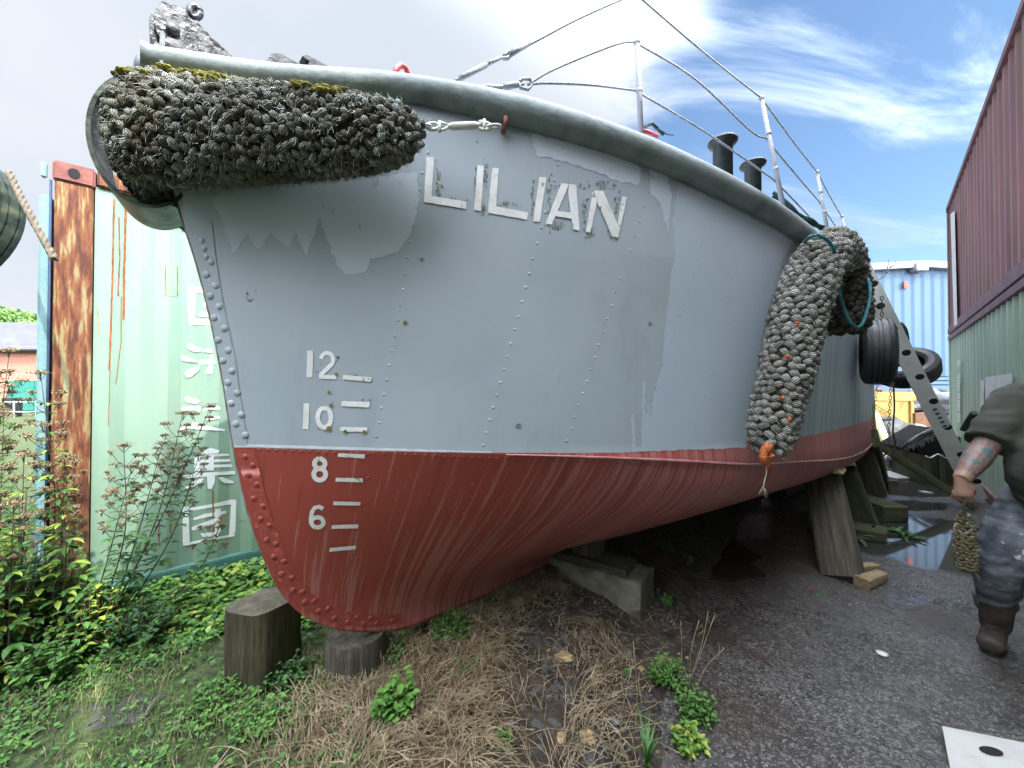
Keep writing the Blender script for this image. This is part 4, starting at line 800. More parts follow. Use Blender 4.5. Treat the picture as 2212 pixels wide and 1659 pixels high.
mb.tube(curve([P(1664, 960, 1.86), P(1652, 975, 1.86), P(1650, 990, 1.86), P(1660, 1002, 1.87), P(1655, 1012, 1.88)], 16), [.020, .022, .024, .023, .020, .018, .02, .022, .02, .017, .014, .012, .011, .010, .009, .008], 8); mb.build('orange_lashing', 'orange', f2)
mb = MB(); mb.tube([P(1655, 1008, 1.88), P(1656, 1022, 1.88), P(1650, 1045, 1.88), P(1649, 1060, 1.88)], .003, 5)
for k in range(9): mb.tube([P(1649, 1050, 1.88), P(1649 + rnd.uniform(-10, 12), 1068 + rnd.uniform(-4, 8), 1.88)], .0012, 3)
mb.build('frayed_end', 'twine', f2)
def laid_rope(path, r, mat, name, label=None, cat=None, parent=None, strands=3, pitch=.06):
    mb = MB(); k = len(path); d = 0
    pv = None; fr_ = []
    for i, p_ in enumerate(path):
        t_ = (path[min(i+1, k-1)] - path[max(i-1, 0)]).normalized(); a = pv or t_.orthogonal(); a = (a - t_ * a.dot(t_)).normalized(); pv = a; fr_.append((p_, a, t_.cross(a)))
    L_ = [0]
    for i in range(1, k): L_.append(L_[-1] + (path[i] - path[i-1]).length)
    for s_ in range(strands):
        q = [p_ + (a * math.cos(2*math.pi*(L_[i]/pitch + s_/strands)) + b * math.sin(2*math.pi*(L_[i]/pitch + s_/strands))) * r * .5 for i, (p_, a, b) in enumerate(fr_)]
        mb.tube(q, r * .56, 6)
    o = mb.build(name, mat, parent, loc=None if parent else path[k // 2])
    if label: tag(o, label, cat)
    return o
laid_rope(curve([P(1737, 523, 2.20), P(1752, 510, 1.98), P(1772, 510, 1.95), P(1795, 528, 1.98), P(1806, 560, 2.04), P(1812, 620, 2.14), P(1824, 670, 2.20), P(1840, 700, 2.22), P(1856, 706, 2.24), P(1868, 688, 2.25), P(1880, 640, 2.28), P(1876, 605, 2.34), P(1862, 592, 2.40)], 160), .009, 'teal', 'teal_rope', 'teal laid rope draped over the hanging fender in a long loop', 'rope')
mb = MB(); rr = random.Random(2)
for j in range(7):
    pts = [boatat(x, y, 1.18 + .015 * j * 0 + k * .045) + Vector((rr.uniform(-.01, .01), rr.uniform(-.01, .01), rr.uniform(-.012, .02))) for k, (x, y) in enumerate([(1672, 420), (1690, 432), (1708, 452), (1728, 467), (1750, 480), (1775, 494)])]
    mb.tube(curve(pts, 24), .011, 6)
mb.build('net_rope', 'netgreen', loc=boatat(1720, 460, 1.3)); tag(bpy.data.objects['net_rope'], 'dark green bunched net rope lying along the top of the rail', 'rope')

# ------------------------------------------------------------ tyres
def tyre(c, axis, Ro, w, label, mat='rubber', name='old_tyre', group='tyres used as boat fenders', ribs=True):
    t = empty(name, c, label, 'tyre', group); mb = MB()
    prof = [(-w*.36, Ro*.56), (-w*.5, Ro*.66), (-w*.52, Ro*.82), (-w*.44, Ro*.94)]
    xs = [-.40, -.27, -.25, -.09, -.07, .07, .09, .25, .27, .40]
    for i, x in enumerate(xs): prof.append((x * w, Ro * (.985 if i in (0, 9) else 1.0) - (0 if (i // 1) % 2 == 0 or 1 else 0)))
    prof2 = prof[:4] + [(-.40*w, Ro*.975), (-.28*w, Ro), (-.27*w, Ro*.972), (-.24*w, Ro*.972), (-.23*w, Ro), (-.09*w, Ro), (-.08*w, Ro*.972), (-.05*w, Ro*.972), (-.04*w, Ro), (.04*w, Ro), (.05*w, Ro*.972), (.08*w, Ro*.972), (.09*w, Ro), (.23*w, Ro), (.24*w, Ro*.972), (.27*w, Ro*.972), (.28*w, Ro), (.40*w, Ro*.975), (.44*w, Ro*.94), (.52*w, Ro*.82), (.5*w, Ro*.66), (.36*w, Ro*.56)]
    inner = [(.30*w, Ro*.60), (.40*w, Ro*.72), (.36*w, Ro*.88), (0, Ro*.92), (-.36*w, Ro*.88), (-.40*w, Ro*.72), (-.30*w, Ro*.60)]
    mb.lathe(c, axis, prof2 + inner, 48, close=True, smooth_=False); mb.build('tread', mat, t)
    return t
tyre(P(1895, 760, 3.55), NX + AX * .12, .30, .22, 'black car tyre hanging edge-on against the boat side beside the ladder')
tyre(P(1957, 794, 5.2), (-.52, -.40, .74), .33, .24, 'black car tyre hanging tilted so its hole shows behind the ladder')
tyre(P(1930, 745, 5.7), NX + AX * -.2 , .33, .24, 'black car tyre half hidden between the other two tyres')
def chain(pts, link=.035, r=.004, mat='dark', label='', name='chain'):
    mb = MB(); L_ = 0
    for i in range(len(pts) - 1):
        a, b = Vector(pts[i]), Vector(pts[i+1]); n_ = max(1, int((b - a).length / link)); d = (b - a).normalized()
        for k in range(n_):
            c = a.lerp(b, (k + .5) / n_); s_ = (d.orthogonal() if k % 2 else d.cross(d.orthogonal())).normalized()
            mb.tube([c + d * link * .62 * math.cos(q) + s_ * link * .32 * math.sin(q) for q in [i_ * 6.283 / 8 for i_ in range(9)]], r, 5)
    o = mb.build(name, mat, loc=pts[0]); tag(o, label, 'chain'); return o
chain([P(1905, 640, 3.6), P(1905, 700, 3.55)], label='short dark chain holding up the edge-on tyre')
chain([P(1925, 826, 4.1), P(1921, 900, 4.1), P(1918, 990, 4.1)], mat='brown', label='rusty chain dangling below the tyres, nearest the ladder')
chain([P(1896, 828, 3.9), P(1888, 880, 3.9), P(1884, 945, 3.9)], r=.002, mat='dark', label='thin dark chain dangling close to the hull below the tyres')
mb = MB(); mb.tube(curve([P(1930, 826, 4.05), P(1932, 880, 4.05), P(1929, 930, 4.05), P(1934, 960, 4.05), P(1927, 990, 4.05)], 24), .008, 6); o = mb.build('hanging_rope', 'ropecore', loc=P(1930, 900, 4.05)); tag(o, 'wavy dark rope hanging beside the rusty chain', 'rope')
# green ribbed tyre of the neighbouring boat, at the left edge of the picture
tc_ = P(-200, 462, 2.05); tyre(tc_, (.10, -.95, .2), .455, .28, 'dark green ribbed tyre hung on the neighbouring boat at the left edge', 'greenrub', group=None)
laid_rope(curve([P(20, 372, 1.95), P(36, 408, 1.93), P(60, 455, 1.9), P(90, 510, 1.88), P(118, 560, 1.86)], 60), .0155, pm('tan hawser', [(.3, (.07, .055, .035)), (.7, (.20, .165, .12))], 40, rough=.9, bump=.5), 'thick_rope', 'short thick weathered rope end sticking out from the green tyre', 'rope', pitch=.11)
mb = MB()
sec = []
for i in range(13):
    u = i / 12; w = .9 * math.sin(min(1, u * 1.15 + .02) * math.pi / 2)
    for (z, k) in ((.35, .15), (.7, .6), (1.2, .85), (2.0, .97), (2.75, 1.0)): sec.append((u, w * k, z))
ax2 = Vector((-.80, -.6, 0)); nx2 = Vector((-.6, .8, 0)); o0 = Vector((-3.02, 1.72, 0)); vs = []
for sg in (1, -1):
    for u, w, z in sec: vs.append(o0 + ax2 * (u * 4.5 + (2.75 - z) * .12) + nx2 * w * sg + UP * z)
fs = [(i*5+k, (i+1)*5+k, (i+1)*5+k+1, i*5+k+1) for i in range(12) for k in range(4)]; n5 = 65
fs += [tuple(n5 + q for q in f[::-1]) for f in fs] + [(k, k+1, n5+k+1, n5+k) for k in range(4)] + [(i*5+4, (i+1)*5+4, n5+(i+1)*5+4, n5+i*5+4) for i in range(12)] + [(i*5, n5+i*5, n5+(i+1)*5, (i+1)*5) for i in range(12)]
nb = empty('neighbour_boat', o0, 'dark hulled boat carrying the green tyre, just past the left edge', 'boat')
mb.add(vs, fs, 0, True); mb.build('hull', 'netgreen', nb)

# ------------------------------------------------------------ ladder
lt = P(1846, 548, 4.62); lf = P(2112, 1078, 5.10); lf.z = max(lf.z, .02)
side = Vector((.715, .70, 0)).normalized() * .40
lad = empty('ladder', lf, 'aluminium ladder with round rung holes leaning against the boat side', 'ladder')
d = (lt - lf); Ld = d.length; d.normalize(); bs = basis(d, NX)
nr = 14
for k, o_ in enumerate((Vector((0, 0, 0)), side)):
    mb = MB(); c = (lt + lf) / 2 + o_; rot = basis(d, d.cross(side.normalized()))
    mb.box(c, (Ld, .026, .175 if k == 0 else .09), rot, bev=.004); s_ = mb.build('stile', 'alu', lad)
    if k == 0:
        lbl = MB(); nrm = -(side - d * side.dot(d)).normalized()
        q = rot @ Vector((1, 0, 0)); wv = rot @ Vector((0, 0, 1))
        for (x, y) in ((1887,613),(1902,661),(1930,711),(1958,762),(1987,814),(2017,867),(2047,923),(2077,982),(2110,1040)):
            rr_ = ray(x, y); pl = lf + nrm * .0135; t_ = (pl - C0).dot(nrm) / rr_.dot(nrm); c_ = C0 + rr_ * t_
            lbl.lathe(c_, nrm, [(-.006, .042), (.0, .042), (.001, .040)], 14)
        lbl.build('rung_holes', 'dark', lad)
        lb2 = MB(); a_ = P(2018, 872, 5.2)
        def lad_pt(x, y, dd=0):
            rr_ = ray(x, y); pl = lf + nrm * (.0150 + dd); t_ = (pl - C0).dot(nrm) / rr_.dot(nrm); return C0 + rr_ * t_
        lb2.add([lad_pt(2009, 880), lad_pt(2024, 875), lad_pt(2051, 921), lad_pt(2037, 927)], [(0, 1, 2, 3)])
        for i in range(5): x = 2014 + i * 5.3; y = 884 + i * 9; lb2.add([lad_pt(x, y, .001), lad_pt(x + 9, y - 3, .001), lad_pt(x + 11.5, y + 1.5, .001), lad_pt(x + 2.5, y + 4.5, .001)], [(0, 1, 2, 3)], 1)
        lb2.build('warning_label', ['sticker', 'shedblue'], lad)
for i in range(nr):
    c = lf.lerp(lt, (i + .6) / nr); mb = MB(); mb.tube([c, c + side], .016, 8); mb.build('rung', 'alu', lad)

# ------------------------------------------------------------ timbers, blocks, stumps
def timber(name, a, b, w, h, mat, label, cat, up=UP, bev=.012, wav=.006, group=None, roll=0, taper=1.0, seg=14, endmat=None):
    a = Vector(a); b = Vector(b); d = b - a; L_ = d.length; rot = basis(d, up) @ Matrix.Rotation(roll, 3, 'X'); mb = MB(); n = seg; prof = []
    cr_ = bev
    for (sy, sz, a0) in ((1, 1, 0), (-1, 1, 90), (-1, -1, 180), (1, -1, 270)):
        for q in (0, 30, 60, 90): prof.append((sy * (w/2 - cr_) + cr_ * math.cos(R(a0 + q)), sz * (h/2 - cr_) + cr_ * math.sin(R(a0 + q))))
    k = len(prof); vs = []
    for i in range(n + 1):
        u = i / n; tp = 1 + (taper - 1) * u; e = .985 if i in (0, n) else 1
        for (y, z) in prof:
            p_ = a + rot @ Vector((u * L_, y * tp * e, z * tp * e)); nn = Vector((nz(p_, 5, 1), nz(p_, 5, 2), nz(p_, 5, 3))) * wav; vs.append(p_ + nn)
    fs = [(i*k+j, i*k+(j+1) % k, (i+1)*k+(j+1) % k, (i+1)*k+j) for i in range(n) for j in range(k)]
    mb.add(vs, fs, 0, True); mb.add(vs[:k], [list(range(k))[::-1]], 1 if endmat else 0); mb.add(vs[-k:], [list(range(k))], 1 if endmat else 0)
    o = mb.build(name, [mat] + ([endmat] if endmat else []), loc=a); tag(o, label, cat, group)
    rz_ = Matrix((rot.col[1], rot.col[2], rot.col[0])).transposed(); inv = rz_.transposed()      # grain runs along the local z axis
    for v in o.data.vertices: v.co = inv @ v.co
    o.rotation_euler = rz_.to_euler(); return o
# front stump (rounded rectangular post)
c = G(540, 1490, ez(-1.1, 1.65)); c.z = .0
timber('timber_stump', c + Vector((0.0, .10, 0)), c + Vector((-.015, .12, .485)), .245, .25, 'stump', 'dark mossy upright timber stump standing alone in the grass before the bow', 'timber stump', up=Vector((.30, .95, 0)), bev=.06, wav=.018, endmat='stumptop')
def log(name, a, r, h, mat, label, cat):
    mb = MB(); n = 26; rows = 8; vs = []
    for i in range(rows + 1):
        for j in range(n):
            q = 2*math.pi*j/n; rr_ = r * (1 + .05 * nz((math.cos(q), math.sin(q), i*.1), 1.5)); 
            if i == rows: rr_ *= .96
            vs.append(Vector(a) + Vector((math.cos(q)*rr_, math.sin(q)*rr_, h*i/rows)))
    mb.add(vs, [(i*n+j, i*n+(j+1) % n, (i+1)*n+(j+1) % n, (i+1)*n+j) for i in range(rows) for j in range(n)], 0, True); mb.add(vs[-n:], [list(range(n))], 0)
    o = mb.build(name, mat, loc=a); tag(o, label, cat); return o
fc = B(.80, -.07, .05); log('round_timber_block', fc, .14, .27, 'wood', 'round upright timber block under the forefoot of the bow', 'timber block')
# concrete beam with plank and block
nc_, rc_, lc_ = G(1384, 1350, .03), G(1424, 1312, .03), G(1204, 1288, .03)
ld = (lc_ - nc_).normalized(); wd = Vector((-ld.y, ld.x, 0)); wd = wd if wd.dot(rc_ - nc_) > 0 else -wd
a = nc_ + wd * .15 + Vector((0, 0, .115)); timber('concrete_beam', a, a + ld * 1.9, .31, .27, 'conc', 'square concrete beam lying under the keel behind the bow', 'concrete beam', bev=.02, wav=.008)
a2 = a + ld * .10 + Vector((0, 0, .135 + .024)) + wd * -.01; timber('plank', a2, a2 + ld * .72, .23, .045, 'wood', 'short weathered plank lying flat on the concrete beam', 'plank', bev=.006, wav=.004)
a3 = a + ld * .42 + Vector((0, 0, .178)) + wd * .02; timber('timber_block', a3 + Vector((0, 0, -.005)), a3 + Vector((0, 0, .19)) , .17, .20, 'wood', 'upright grey timber block wedged beside the keel on the plank', 'timber block', up=ld, bev=.02, wav=.006)
a4 = B(2.35, 0, .145); timber('timber_block', B(2.2, -.09, .215), B(2.2, .10, .215), .16, .05, 'woodgreen', 'flat mossy packing block directly under the keel', 'timber block')
# props along the side
def prop(pb, pt, Yb, bt, w, h, mat, label, name='timber_prop', dz=.0, top_in=0.0, **kw):
    a = G(pb[0], pb[1]); top = boatat(pt[0], pt[1], bt); timber(name, a + UP * dz, top - (top - a).normalized() * .01, w, h, mat, label, 'timber prop', group='timber props along the boat side', up=AX, wav=.008, **kw); return a, top
prop((1822, 1248), (1776, 1022), 3.0, 1.29, .27, .20, 'wood', 'thick grey squared prop with a wedge at its foot, nearest the camera', dz=-.03, bev=.03)
prop((1868, 1142), (1815, 1012), 4.0, 1.36, .26, .20, 'woodgreen', 'green mossy prop standing just behind the thick grey one', dz=-.02, bev=.02)
timber('timber_baulk', G(1880, 1160) + NX * -.5 + UP * .05, G(1880, 1160) + NX * .12 + UP * .05, .30, .10, 'woodgreen', 'low dark baulk lying flat under the mossy prop', 'timber')
a = G(1893, 1090); timber('timber_prop', a + UP * .16, boatat(1862, 975, 1.48) + UP * .05, .20, .26, 'wood', 'grey prop with a dark bolt hole standing on a wooden base box', 'timber prop', group='timber props along the boat side', up=AX)
mb = MB(); q = (P(1893, 1048, 4.75)); mb.lathe(P(1893, 1046, 4.72), -ray(1893, 1046), [(-.01, .065), (0, .065)], 16); o = mb.build('bolt_hole', 'dark', bpy.data.objects['timber_prop.002'] if 'timber_prop.002' in bpy.data.objects else None)
timber('timber_baulk', G(1862, 1112) + UP * .09, G(1912, 1112) + UP * .09, .55, .18, 'woodgreen', 'boxy green timber base under the prop with the hole', 'timber', up=UP)
a = G(1905, 1040); timber('timber_prop', a, boatat(1878, 955, 1.56) + UP * .05, .16, .22, 'woodgreen', 'farthest green prop, just past the one with the hole', 'timber prop', group='timber props along the boat side', up=AX)
a = G(1800, 1110); timber('timber_prop', G(1865, 1098) + NX * -.9, boatat(1838, 988, 1.15) , .22, .24, 'wood', 'dark prop standing far under the hull behind the mossy one', 'timber prop', group='timber props along the boat side', up=AX)
# wedge on top of the first prop
tw = boatat(1768, 1010, 1.30); mb = MB(); w0 = tw + NX * .0
mb.prism([w0 + NX * -.16 + UP * -.035, w0 + NX * .17 + UP * -.035, w0 + NX * .12 + UP * .0, w0 + NX * -.16 + UP * -.01], AX * .30); o = mb.build('timber_wedge', 'woodpale', loc=tw); tag(o, 'pale cut wedge driven between the thick prop and the hull', 'wedge')
a = G(1893, 1262); timber('timber_wedge', a + Vector((-.16, -.05, .035)), a + Vector((.10, .06, .04)), .10, .08, 'woodpale', 'split offcut wedged against the foot of the thick prop', 'wedge', taper=.8)
a = G(1885, 1248); timber('timber_wedge', a + Vector((-.15, .04, .04)), a + Vector((.12, .10, .045)), .09, .07, 'woodpale', 'second paler offcut behind the first at the foot of the thick prop', 'wedge', taper=.7)
a = G(2098, 1092); timber('long_pole', P(1876, 948, 5.3), P(2106, 1096, 4.75), .10, .09, 'woodgreen', 'long green wooden pole slanting from the hull down to the ground behind the man', 'pole', bev=.02)
for i, (x0, y0, x1, y1, w, h, z, mat, lb) in enumerate([(1900, 1030, 1995, 1026, .5, .03, .02, 'board', 'pale sheet of board lying on the ground under the long pole'), (1925, 985, 1975, 1015, .5, .04, .05, 'woodpale', 'yellowish plank lying on the ground behind the pale sheet'), (1905, 1042, 1940, 1046, .10, .05, .03, 'wood', 'short dark stick of wood beside the pale sheet'), (1955, 1024, 1990, 1040, .12, .05, .06, 'woodpale', 'broken orange offcut beside the tin box')]):
    timber('loose_board', G(x0, y0) + UP * z, G(x1, y1) + UP * z, w, h, mat, lb, 'board', wav=.003, bev=.004)
# pale yellow post behind the hull
timber('yellow_post', G(1925, 985), P(1888, 895, 9.3), .16, .16, pm('pale yellow post', [(.3, (.5, .5, .2)), (.7, (.62, .62, .32))], 5), 'pale yellow post leaning beside the lorry wheel', 'post', bev=.05)

# ------------------------------------------------------------ yellow lorry body, junk
def bx(mb, x0, x1, ytop, ybot, Y, depth, mi=0, bev=0.01):
    a = P(x0, ytop, Y); b = P(x1, ybot, Y); mb.box((a + b) / 2 + Vector((0, depth / 2, 0)), (abs(b.x - a.x), depth, abs(a.z - b.z)), mi=mi, bev=bev)
yl = empty('yellow_lorry_body', P(1930, 990, 11), 'yellow steel tipper body on a dark chassis behind the boat', 'lorry body')
mb = MB(); bx(mb, 1850, 1976, 865, 925, 11, 3.0); bx(mb, 1846, 1980, 847, 866, 10.97, 3.06); mb.build('body', 'yellow', yl)
mb = MB()
for x in (1880, 1968): bx(mb, x, x + 4, 866, 924, 10.94, .05)
a = P(1885, 870, 10.95); b = P(1964, 918, 10.95); mb.tube([a, b], .02, 4); a = P(1885, 918, 10.95); b = P(1964, 872, 10.95); mb.tube([P(1890, 900, 10.95), P(1925, 880, 10.95)], .015, 4); mb.build('bracing', 'yellow', yl)
mb = MB(); bx(mb, 1856, 1974, 925, 975, 11.05, 2.6); mb.build('chassis', 'dark', yl)
w1 = P(1908, 948, 10.6); mb = MB(); mb.lathe(w1, (1, -.25, 0), [(-.28, .35), (-.28, .58), (-.18, .62), (.18, .62), (.28, .58), (.28, .35), (.2, .33)], 32, smooth_=False); mb.build('wheel', 'rubber', yl)
mb = MB(); bx(mb, 1880, 1928, 905, 911, 10.3, .5); mb.prism([P(1924, 905, 10.3), P(1942, 930, 10.3), P(1944, 965, 10.3), P(1938, 965, 10.3), P(1936, 932, 10.3), P(1920, 910, 10.3)], (0, .5, 0)); mb.build('mudguard', 'dark', yl)
def junk(name, pts, Y, depth, mat, label, cat, off=None):
    mb = MB(); mb.prism([P(x, y, Y) for x, y in pts], off or Vector((0, depth, 0))); o = mb.build(name, mat, loc=P(*pts[0], Y)); tag(o, label, cat); return o
junk('steel_sheet', [(1978, 893), (2035, 887), (2045, 935), (1978, 925)], 9.5, .08, 'brown', 'rust brown steel panel propped to the right of the yellow body', 'panel')
junk('white_sheet', [(1978, 915), (1990, 916), (2008, 924), (2006, 932), (1976, 928)], 9.0, .3, 'board', 'crumpled white sheet lying in front of the rust brown panel', 'sheet')
# black crate with torn cover
cr = empty('black_crate', P(1985, 1000, 6.8), 'black open crate tipped on edge with torn black plastic cover', 'crate')
mb = MB(); mb.prism([P(1952, 968, 6.6), P(1975, 955, 6.5), P(2025, 925, 6.5), P(2046, 930, 6.5), P(2045, 990, 6.5), P(2000, 1013, 6.5), P(1990, 1008, 6.5)], (.25, .7, 0)); mb.build('tub', 'dark', cr)
mb = MB(); mb.tube(curve([P(1950, 970, 6.48), P(1968, 952, 6.4), P(2000, 934, 6.4), P(2036, 918, 6.42)], 20), .03, 8)
rr = random.Random(9); 
for i in range(26):
    u = i / 25; c = P(1952 + 86 * u, 968 - 46 * u, 6.38); mb.add([c, c + Vector((.09, 0, .02)), c + Vector((.07 * rr.random(), -.02, -.05 - .10 * rr.random()))], [(0, 1, 2)])
mb.build('torn_cover', pm('torn plastic', [(.4, g3(.03)), (.65, g3(.16)), (.8, g3(.3))], 12, rough=.4), cr)
# corrugated tin box
tb = empty('tin_box', P(2030, 1060, 6.1), 'square grey green corrugated metal tub beside the ladder foot', 'metal tub'); mb = MB(); x0, x1 = 2000, 2110; n = 22; vs = []
for i in range(n + 1):
    x = x0 + (x1 - x0) * i / n; Yd = 6.0 + .05 * (1 if (i // 3) % 2 else -1) + .25 * (i / n)
    vs += [P(x, 985 + 4 * math.sin(i * .9), Yd), P(x + 2, 1062, Yd)]
for i in range(n + 1): vs += [vs[2*i] + Vector((.35, .9, 0)), vs[2*i+1] + Vector((.35, .9, 0))]
m2 = 2 * (n + 1)
mb.add(vs, [(2*i, 2*i+2, 2*i+3, 2*i+1) for i in range(n)] + [(m2+2*i, m2+2*i+1, m2+2*i+3, m2+2*i+2) for i in range(n)] + [(0, 1, m2+1, m2), (2*n, m2+2*n, m2+2*n+1, 2*n+1)]); mb.build('side_sheet', 'greybox', tb)
mb = MB(); mb.tube([vs[2*i] for i in range(n + 1)], .012, 5); mb.build('rim', 'alu', tb)
mb = MB(); bx(mb, 2004, 2100, 944, 990, 6.9, .12, bev=.004); mb.build('back_sheet', 'greybox', tb)
timber('dark_tube', P(2082, 928, 5.2), P(2104, 892, 5.0), .07, .07, 'rubber', 'stub of black pipe sticking up behind the ladder', 'pipe', bev=.03)
for i, (x, y, Y, w, h, mat, lb) in enumerate([(1990, 875, 12.5, .9, .55, 'dark', 'dark draped heap beside the yellow body'), (2020, 868, 12.0, 1.0, .5, 'stone', 'grey heap of wrapped scrap behind the ladder')]):
    mb = MB(); mb.blob(P(x, y, Y), .55, seed=i * 3 + 1, rough=.35, sub=4, sc=(1.4, 1, .7)); o = mb.build('scrap_heap', mat, loc=P(x, y, Y)); tag(o, lb, 'scrap')
mb = MB()
for i in range(40):
    c = G(rr.uniform(1925, 1990), rr.uniform(985, 1000), .1) + Vector((0, 0, rr.uniform(0, .25))); mb.box(c, (rr.uniform(.1, .6), rr.uniform(.05, .2), .03), basis(Vector((rr.uniform(-1, 1), rr.uniform(-1, 1), rr.uniform(-.4, .4)))))
o = mb.build('scrap_pile', 'stone', loc=G(1960, 992)); tag(o, 'low scattered pile of scrap pieces around the lorry wheel', 'scrap', kind='stuff')

# ------------------------------------------------------------ shed
sh = empty('blue_shed', P(1960, 815, 17), 'large blue ribbed industrial shed with white gutter and red square sign', 'shed')
Ys = 17; mb = MB(); xL, xR = P(1500, 700, Ys).x, P(2330, 700, Ys + 2).x; zt = P(1960, 600, Ys).z; zb = P(1960, 812, Ys).z; n = int((xR - xL) / .11)
vs = []
for i in range(n + 1):
    x = xL + (xR - xL) * i / n; dep = -.05 if i % 4 == 0 else 0.0; zz_ = zt + .45 * (1 - abs((x - P(1985, 600, Ys).x)) / 8)
    vs += [(x, Ys + dep, zz_), (x, Ys + dep, zb)]
mb.add(vs, [(2*i, 2*i+1, 2*i+3, 2*i+2) for i in range(n)]); mb.build('cladding', 'shedblue', sh)
mb = MB()
for i in range(24):
    x0_ = xL + (xR - xL) * i / 24; x1_ = xL + (xR - xL) * (i + 1) / 24; f_ = lambda x: zt + .45 * (1 - abs((x - P(1985, 600, Ys).x)) / 8)
    a = Vector((x0_, Ys - .1, f_(x0_) + .10)); b = Vector((x1_, Ys - .1, f_(x1_) + .10)); mb.box((a + b) / 2, ((b - a).length, .35, .28), basis(b - a))
a = P(1985, 578, Ys - .2); mb.box(a, (.55, .35, .34), bev=.03); mb.build('gutter', 'shedwhite', sh)
mb = MB(); mb.box(((xL + xR) / 2, Ys + 8, zt - .2), (xR - xL, 15.8, .2)); mb.build('roof', 'shedwhite', sh)
mb = MB(); bx(mb, 1953, 1963, 608, 622, Ys - .12, .06); mb.build('sign', 'signred', sh)
mb = MB()
for y in (818, 827, 836, 842): 
    a = P(1500, y, Ys); mb.box(((xL + xR) / 2, Ys - .02, P(1960, y, Ys).z), (xR - xL, .12, .12))
mb.box(((xL + xR) / 2, Ys + .08, P(1960, 830, Ys).z), (xR - xL, .1, .6)); mb.build('lower_band', 'shedblue', sh)
mb = MB(); mb.box(((xL + xR) / 2, Ys, P(1960, 848, Ys).z), (xR - xL, .2, .20)); mb.box(((xL + xR) / 2, Ys + .3, P(1960, 893, Ys).z), (xR - xL, .2, .15)); 
for x in (1895, 1998): mb.box((P(x, 870, Ys).x, Ys, P(x, 880, Ys).z), (.25, .2, 1.8))
mb.build('beam', 'cframe', sh)
mb = MB(); mb.box(((xL + xR) / 2, Ys + 6, 1.2), (xR - xL, .3, 3.2)); mb.build('back_wall', pm('dim back wall', [(.3, (.05, .06, .06)), (.7, (.12, .15, .13))], .5), sh)

